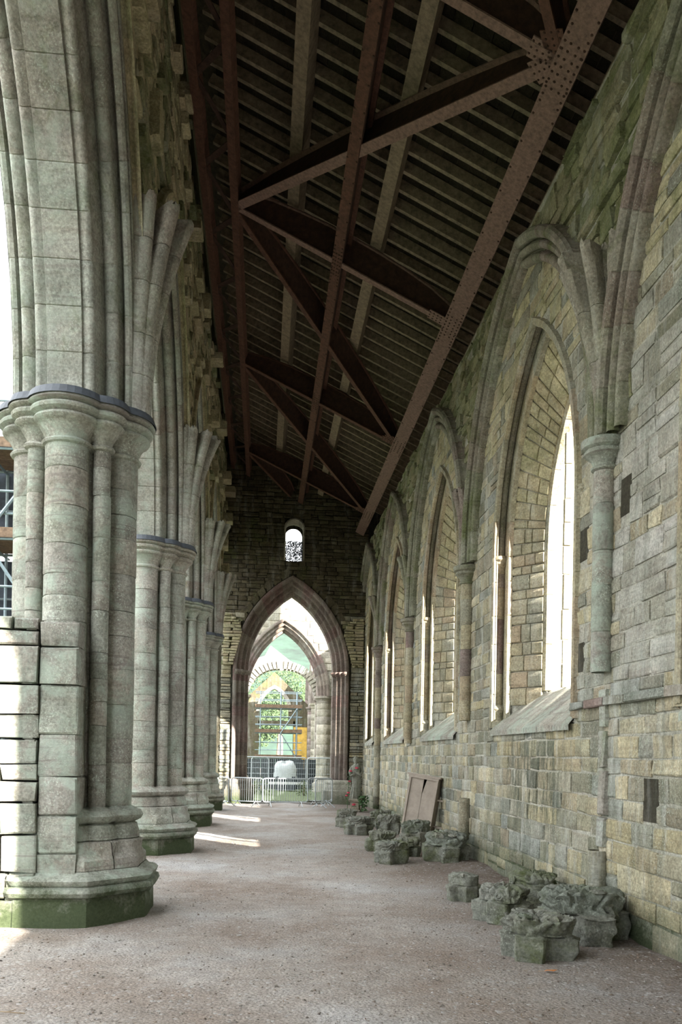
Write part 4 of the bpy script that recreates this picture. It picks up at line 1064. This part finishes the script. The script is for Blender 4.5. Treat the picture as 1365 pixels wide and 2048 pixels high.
# ================================================================== BEYOND: second arch
Y2 = 37.2
A2 = struct('wall_crossing')
a2 = Arch(.86, 1.55, 4.2, 2.78, 4.2)
def top2(x): return 8.2+.9*max(0, 1-abs(x-.3)/1.5)+.4*noise.noise(Vector((x*1.5,1,1)))
mb = MB()
for wy in (Y2+.04, Y2+1.0): wall_slab(mb, 'X', wy, -3.2, 5.2, 4.2, (lambda x: 8.9 if x < 1.6 else 7.9), [(a2,.5)])
mb.box(-3.2,-.75, Y2+.1, Y2+.9, -.1, 4.2); mb.box(3.1,5.2,Y2+.2,Y2+.9,-.1,4.2); mb.build('backing', 'far', A2)
def ex2(z0, z1):
    hw = max(a2.halfw(z0,.52), a2.halfw(z1,.52)); return [(a2.c-hw, a2.c+hw)]
for (a,b,c,dd) in courses(-1.6, 3.6, 4.25, 8.9, .2, .36, .35, .75, ex2, top=lambda x: 8.8 if x < 1.6 else 7.8):
    m2 = MB(); stone(m2, Vector((0,Y2+.04,0)), X1, Z1, Vector((0,-1,0)), a, b, c, dd, rnd(.01,.04), rnd(0,1)); m2.build('stone', 'far', A2, True)
T = thing('crossing_arch', 'second moulded pointed arch seen through the gable arch, partly sunlit', 'arch', (0,0,0))
GP2 = [(p[0]-YG+Y2, p[1]) for p in GPR[:-2]]+[(Y2+.7,0),(Y2+1.,.3)]
sweep_arch(a2, 'X', GP2, T, 'red', 'voussoir', jamb=False, vlen=.45, n=3)
def pierfar(label, x, y, wd, ztop, mat='far', capd=.12):
    T = thing('far_pier', label, 'pier', (x,y,0)); z = .0
    lob = lambda th, o: wd*(.40+.10*abs(math.cos(2*th)))+o
    def ring(z, o): return [(lob(2*PI*k/32,o)*math.cos(2*PI*k/32), lob(2*PI*k/32,o)*math.sin(2*PI*k/32), z) for k in range(32)]
    m2 = MB(); m2.grid([ring(-.05,.14), ring(.35,.14), ring(.4,.06), ring(.6,.05), ring(.66,.0)], 0, True); m2.build('base', mat, T, True); z = .65
    while z < ztop-.3:
        h = min(rnd(.3,.5), ztop-.28-z) if ztop-.28-z > .5 else ztop-.28-z
        m2 = MB(); m2.grid([ring(z,-.012), ring(z+.015,0), ring(z+h-.015,0), ring(z+h,-.012)], rnd(0,1), True); m2.build('stone', mat, T, True); z += h
        if h < .01: break
    m2 = MB(); m2.grid([ring(ztop-.30,0), ring(ztop-.28,.03), ring(ztop-.25,.01), ring(ztop-.14,.05), ring(ztop-.10,capd), ring(ztop,capd), [(0,0,ztop)]*32], 0, True); m2.build('capital', mat, T, True)
pierfar('pale pier with moulded capital under the right foot of the second arch', 2.72, Y2+.45, .70, 4.2)
pierfar('pale pier under the left foot of the second arch, mostly hidden', -1.0, Y2+.45, .70, 4.2)
# receding wall of shafts on the right beyond second arch
FR = struct('wall_presbytery'); mb = MB(); mb.box(3.6, 4.6, 38.5, 66, -.1, 7.0); mb.build('backing', 'dark', FR)
mb = MB(); mb.box(3.4, 4.6, 29.2, 36.8, -.1, 6.0); mb.build('backing', 'far', struct('wall_transept'))
for k, y in enumerate((41.5,45.5,49.5,53.5)):
    pierfar(['clustered pier just right of scaffold, nearest of the receding far row','second of the receding far piers right of scaffold','third of the receding far piers right of scaffold','last of the receding far piers right of scaffold'][k], 3.1-.0*k, y, .62, 4.6, 'red' if k % 2 else 'far')
    T = thing('far_arch', ['ruined arch above','ruined arch above','ruined arch above','ruined arch above'][k]+' '+['the nearest far pier','the second far pier','the third far pier','the last far pier'][k], 'arch', (0,0,0)); ar = Arch(y+2, 1.6, 4.6, 2.3, 4.6)
    sweep_arch(ar, 'Y', [(2.8,.45),(2.82,.3),(2.9,.2),(2.95,.05),(3.0,0),(3.3,0),(3.4,.4)], T, 'red', 'voussoir', jamb=False, vlen=.6, n=2)
mb = MB(); mb.box(4.5,7.4,28.0,29.2,-.1,12.5); mb.box(7.4,8.2,29.2,40,-.1,9.2); mb.build('masonry','far',struct('wall_transept_shade'))  # unseen transept walls, added and sized to shade the second arch
# ruined sunlit wall with a broad arch
Y3 = 47.; A3 = struct('wall_ruined'); a3 = Arch(1.0, 1.9, 4.6, 1.7, 0)
mb = MB()
tp3 = lambda x: 6.6+.55*(x+1.2)*.6 if x < .2 else 7.7-.75*(x-.2)
for wy in (Y3, Y3+.8): wall_slab(mb, 'X', wy, -2.6, 4.4, -.1, tp3, [(a3,0.)])
mb.build('masonry', 'far', A3)
T = thing('ruined_arch', 'sunlit ruined rubble arch ring behind scaffold with ragged voussoirs', 'arch', (0,0,0))
for s in (-1,1):
    for k in range(13):
        m2 = MB(); t = 1.05+k*.072; sweep_piece(m2, a3, 'X', s, t, t+.05, [(Y3+.8,0),(Y3-.1,0),(Y3-.12,.4+rnd(-.08,.1)),(Y3+.05,.42)], 2, rnd(0,1)); m2.build('voussoir', 'far', T)
    m2 = MB(); sweep_piece(m2, a3, 'X', s, 0., 1.05, [(Y3+.8,0),(Y3-.05,0),(Y3-.05,.1)], 3); m2.build('jamb', 'far', T)
# inner gabled arch wall
Y4 = 56.; A4 = struct('wall_inner'); a4 = Arch(.72, .95, 4.4, 1.5, 3.8)
mb = MB()
for wy in (Y4, Y4+.6): 
    wall_slab(mb, 'X', wy, -1.2, 3.0, 3.8, lambda x: 7.0-abs(x-.72)*.95, [(a4,0)])
    for (x0,x1,z0,z1) in ((-1.2,-.25,-.1,3.8),(2.0,3.0,-.1,3.8),(-.3,2.1,3.5,3.8)): mb.add([(x0,wy,z0),(x1,wy,z0),(x1,wy,z1),(x0,wy,z1)], [(0,1,2,3)])
mb.build('masonry', 'dark', A4)
T = thing('east_arch', 'small gabled arch framing green trees behind the scaffold', 'arch', (0,0,0)); sweep_arch(a4, 'X', [(Y4-.06,.22),(Y4-.08,.0),(Y4+.6,.0)], T, 'far', 'voussoir', jamb=False, vlen=.4, n=2)
mb = MB(); mb.box(2.02,2.9,Y4-.12,Y4-.04,.6,3.4); T = thing('yellow_board', 'yellow board panel on the inner wall right of scaffold', 'board'); mb.build('panel', 'crag', T)
# scaffold
def scaffold(label, xs_, ys_, zs_, group, net=None, boards=True, plankm='plank', diag=True, rails=True):
    T = thing('scaffold', label, 'scaffolding', (0,0,0))
    for x in xs_:
        for y in ys_:
            m2 = MB(); m2.tube([(x,y,-.05),(x,y,zs_[-1]+1.0)], .035, 6); m2.build('standard', 'tube', T, True)
    for z in zs_:
        for y in ys_:
            m2 = MB(); m2.tube([(xs_[0]-.3,y,z),(xs_[-1]+.3,y,z)], .03, 6); m2.build('ledger', 'tube', T, True)
            if rails:
                for dz_ in (.5,.95):
                    m2 = MB(); m2.tube([(xs_[0]-.3,y,z+dz_),(xs_[-1]+.3,y,z+dz_)], .025, 6); m2.build('guard_rail', 'tube', T, True)
        for x in xs_:
            m2 = MB(); m2.tube([(x,ys_[0]-.2,z-.05),(x,ys_[-1]+.2,z-.05)], .03, 6); m2.build('transom', 'tube', T, True)
        if boards:
            n = 4; 
            for k in range(n):
                yy = ys_[0]+(ys_[-1]-ys_[0])*k/n; m2 = MB(); m2.box(xs_[0]-.3, xs_[-1]+.3, yy+.01, yy+(ys_[-1]-ys_[0])/n-.01, z+.03, z+.08); m2.build('board', plankm, T)
            m2 = MB(); m2.box(xs_[0]-.3, xs_[-1]+.3, ys_[0]-.05, ys_[0]-.02, z+.02, z+.22); m2.build('toe_board', plankm, T)
    if diag:
        for i in range(len(zs_)-1):
            a_, b_ = (1,-1) if i % 2 else (-1,1)
            x0, x1 = (xs_[1], xs_[-1]) if len(xs_) > 2 else (xs_[0], xs_[-1])
            m2 = MB(); m2.tube([(x0 if a_ < 0 else x1, ys_[0]-.05, zs_[i+1]),(x1 if a_ < 0 else x0, ys_[0]-.05, zs_[i])], .035, 6); m2.build('brace', 'tube', T, True)
    if net:
        for (x0,x1,y0,y1,z0,z1) in net:
            m2 = MB(); n = 10
            m2.grid([[Vector((x0+(x1-x0)*k/n, y0+(y1-y0)*k/n+.05*math.sin(k*2.1+j), z0+(z1-z0)*j/6)) for k in range(n+1)] for j in range(7)]); m2.build('debris_net', 'net', T, True)
scaffold('tube scaffold with three boarded lifts standing beyond the second arch', (-.15,1.05,2.0), (50.,51.2), (1.35,2.85,4.3), '')
scaffold('tall netted scaffold in the nave glimpsed at the left edge', (-7.5,-5.6,-4.3), (17.5,19.), (.2,2.0,3.9,5.8,7.6), '', net=[(-7.9,-4.1,19.15,19.15,6.0,8.3),(-7.9,-4.1,19.15,19.15,4.1,5.7),(-7.9,-4.1,19.3,19.3,0,3.8)])
# hoarding, tarpaulin, grey metal things
T = thing('hoarding', 'dark hoarding wall behind the mesh fence', 'hoarding')
for k in range(5): m2 = MB(); m2.box(-.75+k*.68,-.75+k*.68+.67,40.,40.06,-.05,1.38); m2.build('panel', 'hoard', T)
T = thing('tarpaulin', 'crumpled grey tarpaulin draped over a load before the hoarding', 'tarpaulin', (1.05,38.6,0)); m2 = MB(); rows = []
for z, q in ((.55,.52),(.7,.50),(.9,.50),(1.08,.46),(1.2,.36),(1.24,.2),(1.22,.0)):
    rows.append([((q*(1+.18*noise.noise(Vector((k*.6,z*4,2)))))*math.cos(2*PI*k/30), q*.6*math.sin(2*PI*k/30), z+.07*noise.noise(Vector((k*.7,z*3,5)))+(.06*math.cos(4*PI*k/30) if z>1.1 else 0)) for k in range(30)])
m2.grid(rows, 0, True); m2.build('sheet', 'tarp', T, True)
m2 = MB(); m2.box(-.4,.45,-.25,.25,0,.6); m2.build('load', 'hoard', T)
T = thing('ladder_stack', 'pale metal ladder lying on trestles behind the centre barrier', 'ladder', (.35,33.8,0)); 
for yy in (-.15,.15):
    m2 = MB(); m2.box(-.1,1.5,yy-.02,yy+.02,.42,.50); m2.build('rail', 'white', T)
for k in range(9): m2 = MB(); m2.tube([(k*.17,-.15,.46),(k*.17,.15,.46)], .014, 6); m2.build('rung', 'galv', T)
for xx in (.1,1.3):
    for s in (-1,1): m2 = MB(); m2.beam((xx,s*.2,0),(xx,s*.05,.42),.05,.04,(1,0,0)); m2.build('leg', 'hoard', T)
for k, (x, y) in enumerate(((.05,34.6),(.35,34.3),(1.95,33.5))):
    T = thing('shrub', ['low green bush left behind the barriers','green bush behind the left centre barrier','small green bush right behind the centre barrier'][k], 'bush', (x-.3,y,-.05)); m2 = MB()
    for q in range(260):
        a = rnd(0,6.28); rr = rnd(0,.35); c = Vector((rr*math.cos(a), rr*math.sin(a), rnd(.02,.7-.8*rr))); s_ = rnd(.02,.05); t = Vector((math.cos(a*3),math.sin(a*5),rnd(-.5,.8))).normalized(); b_ = t.orthogonal()
        m2.add([c, c+t*s_+b_*s_*.5, c+t*s_*2, c+t*s_-b_*s_*.5], [(0,1,2,3)])
    m2.build('leaves', 'grass', T, kind='stuff'); m3 = MB()
    for q in range(4): m3.tube([(0,0,0),(rnd(-.15,.15),rnd(-.15,.15),.4)], .008, 4)
    m3.build('stems', 'twig', T)
# hill with trees
mb = MB(); rows = []
for i in range(24):
    y = 90+i*14; rows.append([Vector((x, y, -2+max(0,(y-100))*.42*(1-.0009*abs(x+10)*1.0)*(.9 if x < 20 else .55)+3*noise.noise(Vector((x*.02,y*.02,0))))) for x in np.linspace(-160,160,40)])
rows = [[Vector((p.x,p.y,min(p.z, (58 if p.x < 14 else 50)+4*noise.noise(Vector((p.x*.05,2,2)))))) for p in q] for q in rows]
mb.grid(rows); mb.build('hillside', 'hill', None, True, kind='structure')
def tree(label, x, y, h, rr, z0=-.1, n=9000):
    T = thing('tree', label, 'tree', (x,y,z0), 0, 'trees beyond the ruins'); m2 = MB()
    m2.tube([(0,0,0),(.1,0,h*.3),(0,.1,h*.7)], [rr*.08,rr*.06,rr*.02], 8); m2.build('trunk', 'twig', T, True); m2 = MB(); rs = random.Random(int(x*10+y))
    blobs = [Vector((rs.uniform(-.6,.6)*rr, rs.uniform(-.6,.6)*rr, h*rs.uniform(.4,.9))) for _ in range(9)]
    for k in range(n):
        b_ = rs.choice(blobs); v = Vector((rs.gauss(0,1),rs.gauss(0,1),rs.gauss(0,1))).normalized()*rr*.45*rs.uniform(.7,1); c = b_+v; s_ = rs.uniform(.05,.11)*rr/3; t = Vector((rs.uniform(-1,1),rs.uniform(-1,1),rs.uniform(-1,1))).normalized(); q = t.orthogonal()
        m2.add([c, c+t*s_+q*s_*.5, c+t*s_*2, c+t*s_-q*s_*.5], [(0,1,2,3)])
    m2.build('crown', 'foliage', T, kind='stuff')
tree('broad green tree framed by the small gabled arch', 1.5, 78, 9, 4.5)
tree('green tree behind the scaffold at left', -9.0, 88, 7, 4)
tree('green tree behind the scaffold at right', 12.0, 88, 9, 4)
# north arcade wall of the nave (source of bounce, seen through gaps)
NW = struct('wall_nave'); mb = MB(); 
nar = [Arch(y, 2.1, 5, 3.4, 0) for y in (-8,-2.6,2.8,8.2,13.6,19,24.4)]
for wx in (-12.5,-13.5): wall_slab(mb, 'Y', wx, -12, 28, -.1, 9.5, [(x,.0) for x in nar])
mb.build('masonry', 'far', NW)
T = thing('dry_leaf', 'orange fallen leaf on the gravel before the front boss', 'leaf', (2.19,6.23,fz(2.19,6.23)+.012)); m2 = MB(); m2.add([(-.05,0,0),(-.02,.02,.008),(.02,.022,.002),(.06,0,.012),(.02,-.02,.004),(-.02,-.018,.01)], [(0,1,2,3,4,5)]); m2.build('blade', 'dryleaf', T); m2 = MB(); m2.tube([(-.05,0,0),(-.09,.01,.0)], .002, 4); m2.build('stalk', 'twig', T)
T = thing('twig', 'pale dry twig lying on the gravel in the lower left corner', 'twig', (-1.55,5.35,fz(-1.55,5.35)+.01)); m2 = MB(); m2.tube([(-.12,.02,0),(-.04,0,.006),(.05,-.02,.004),(.14,-.03,0)], .004, 5); m2.build('stem', 'twig', T, True); m2 = MB(); m2.tube([(.02,-.01,.004),(.07,.03,.004)], .0025, 4); m2.build('offshoot', 'twig', T, True)
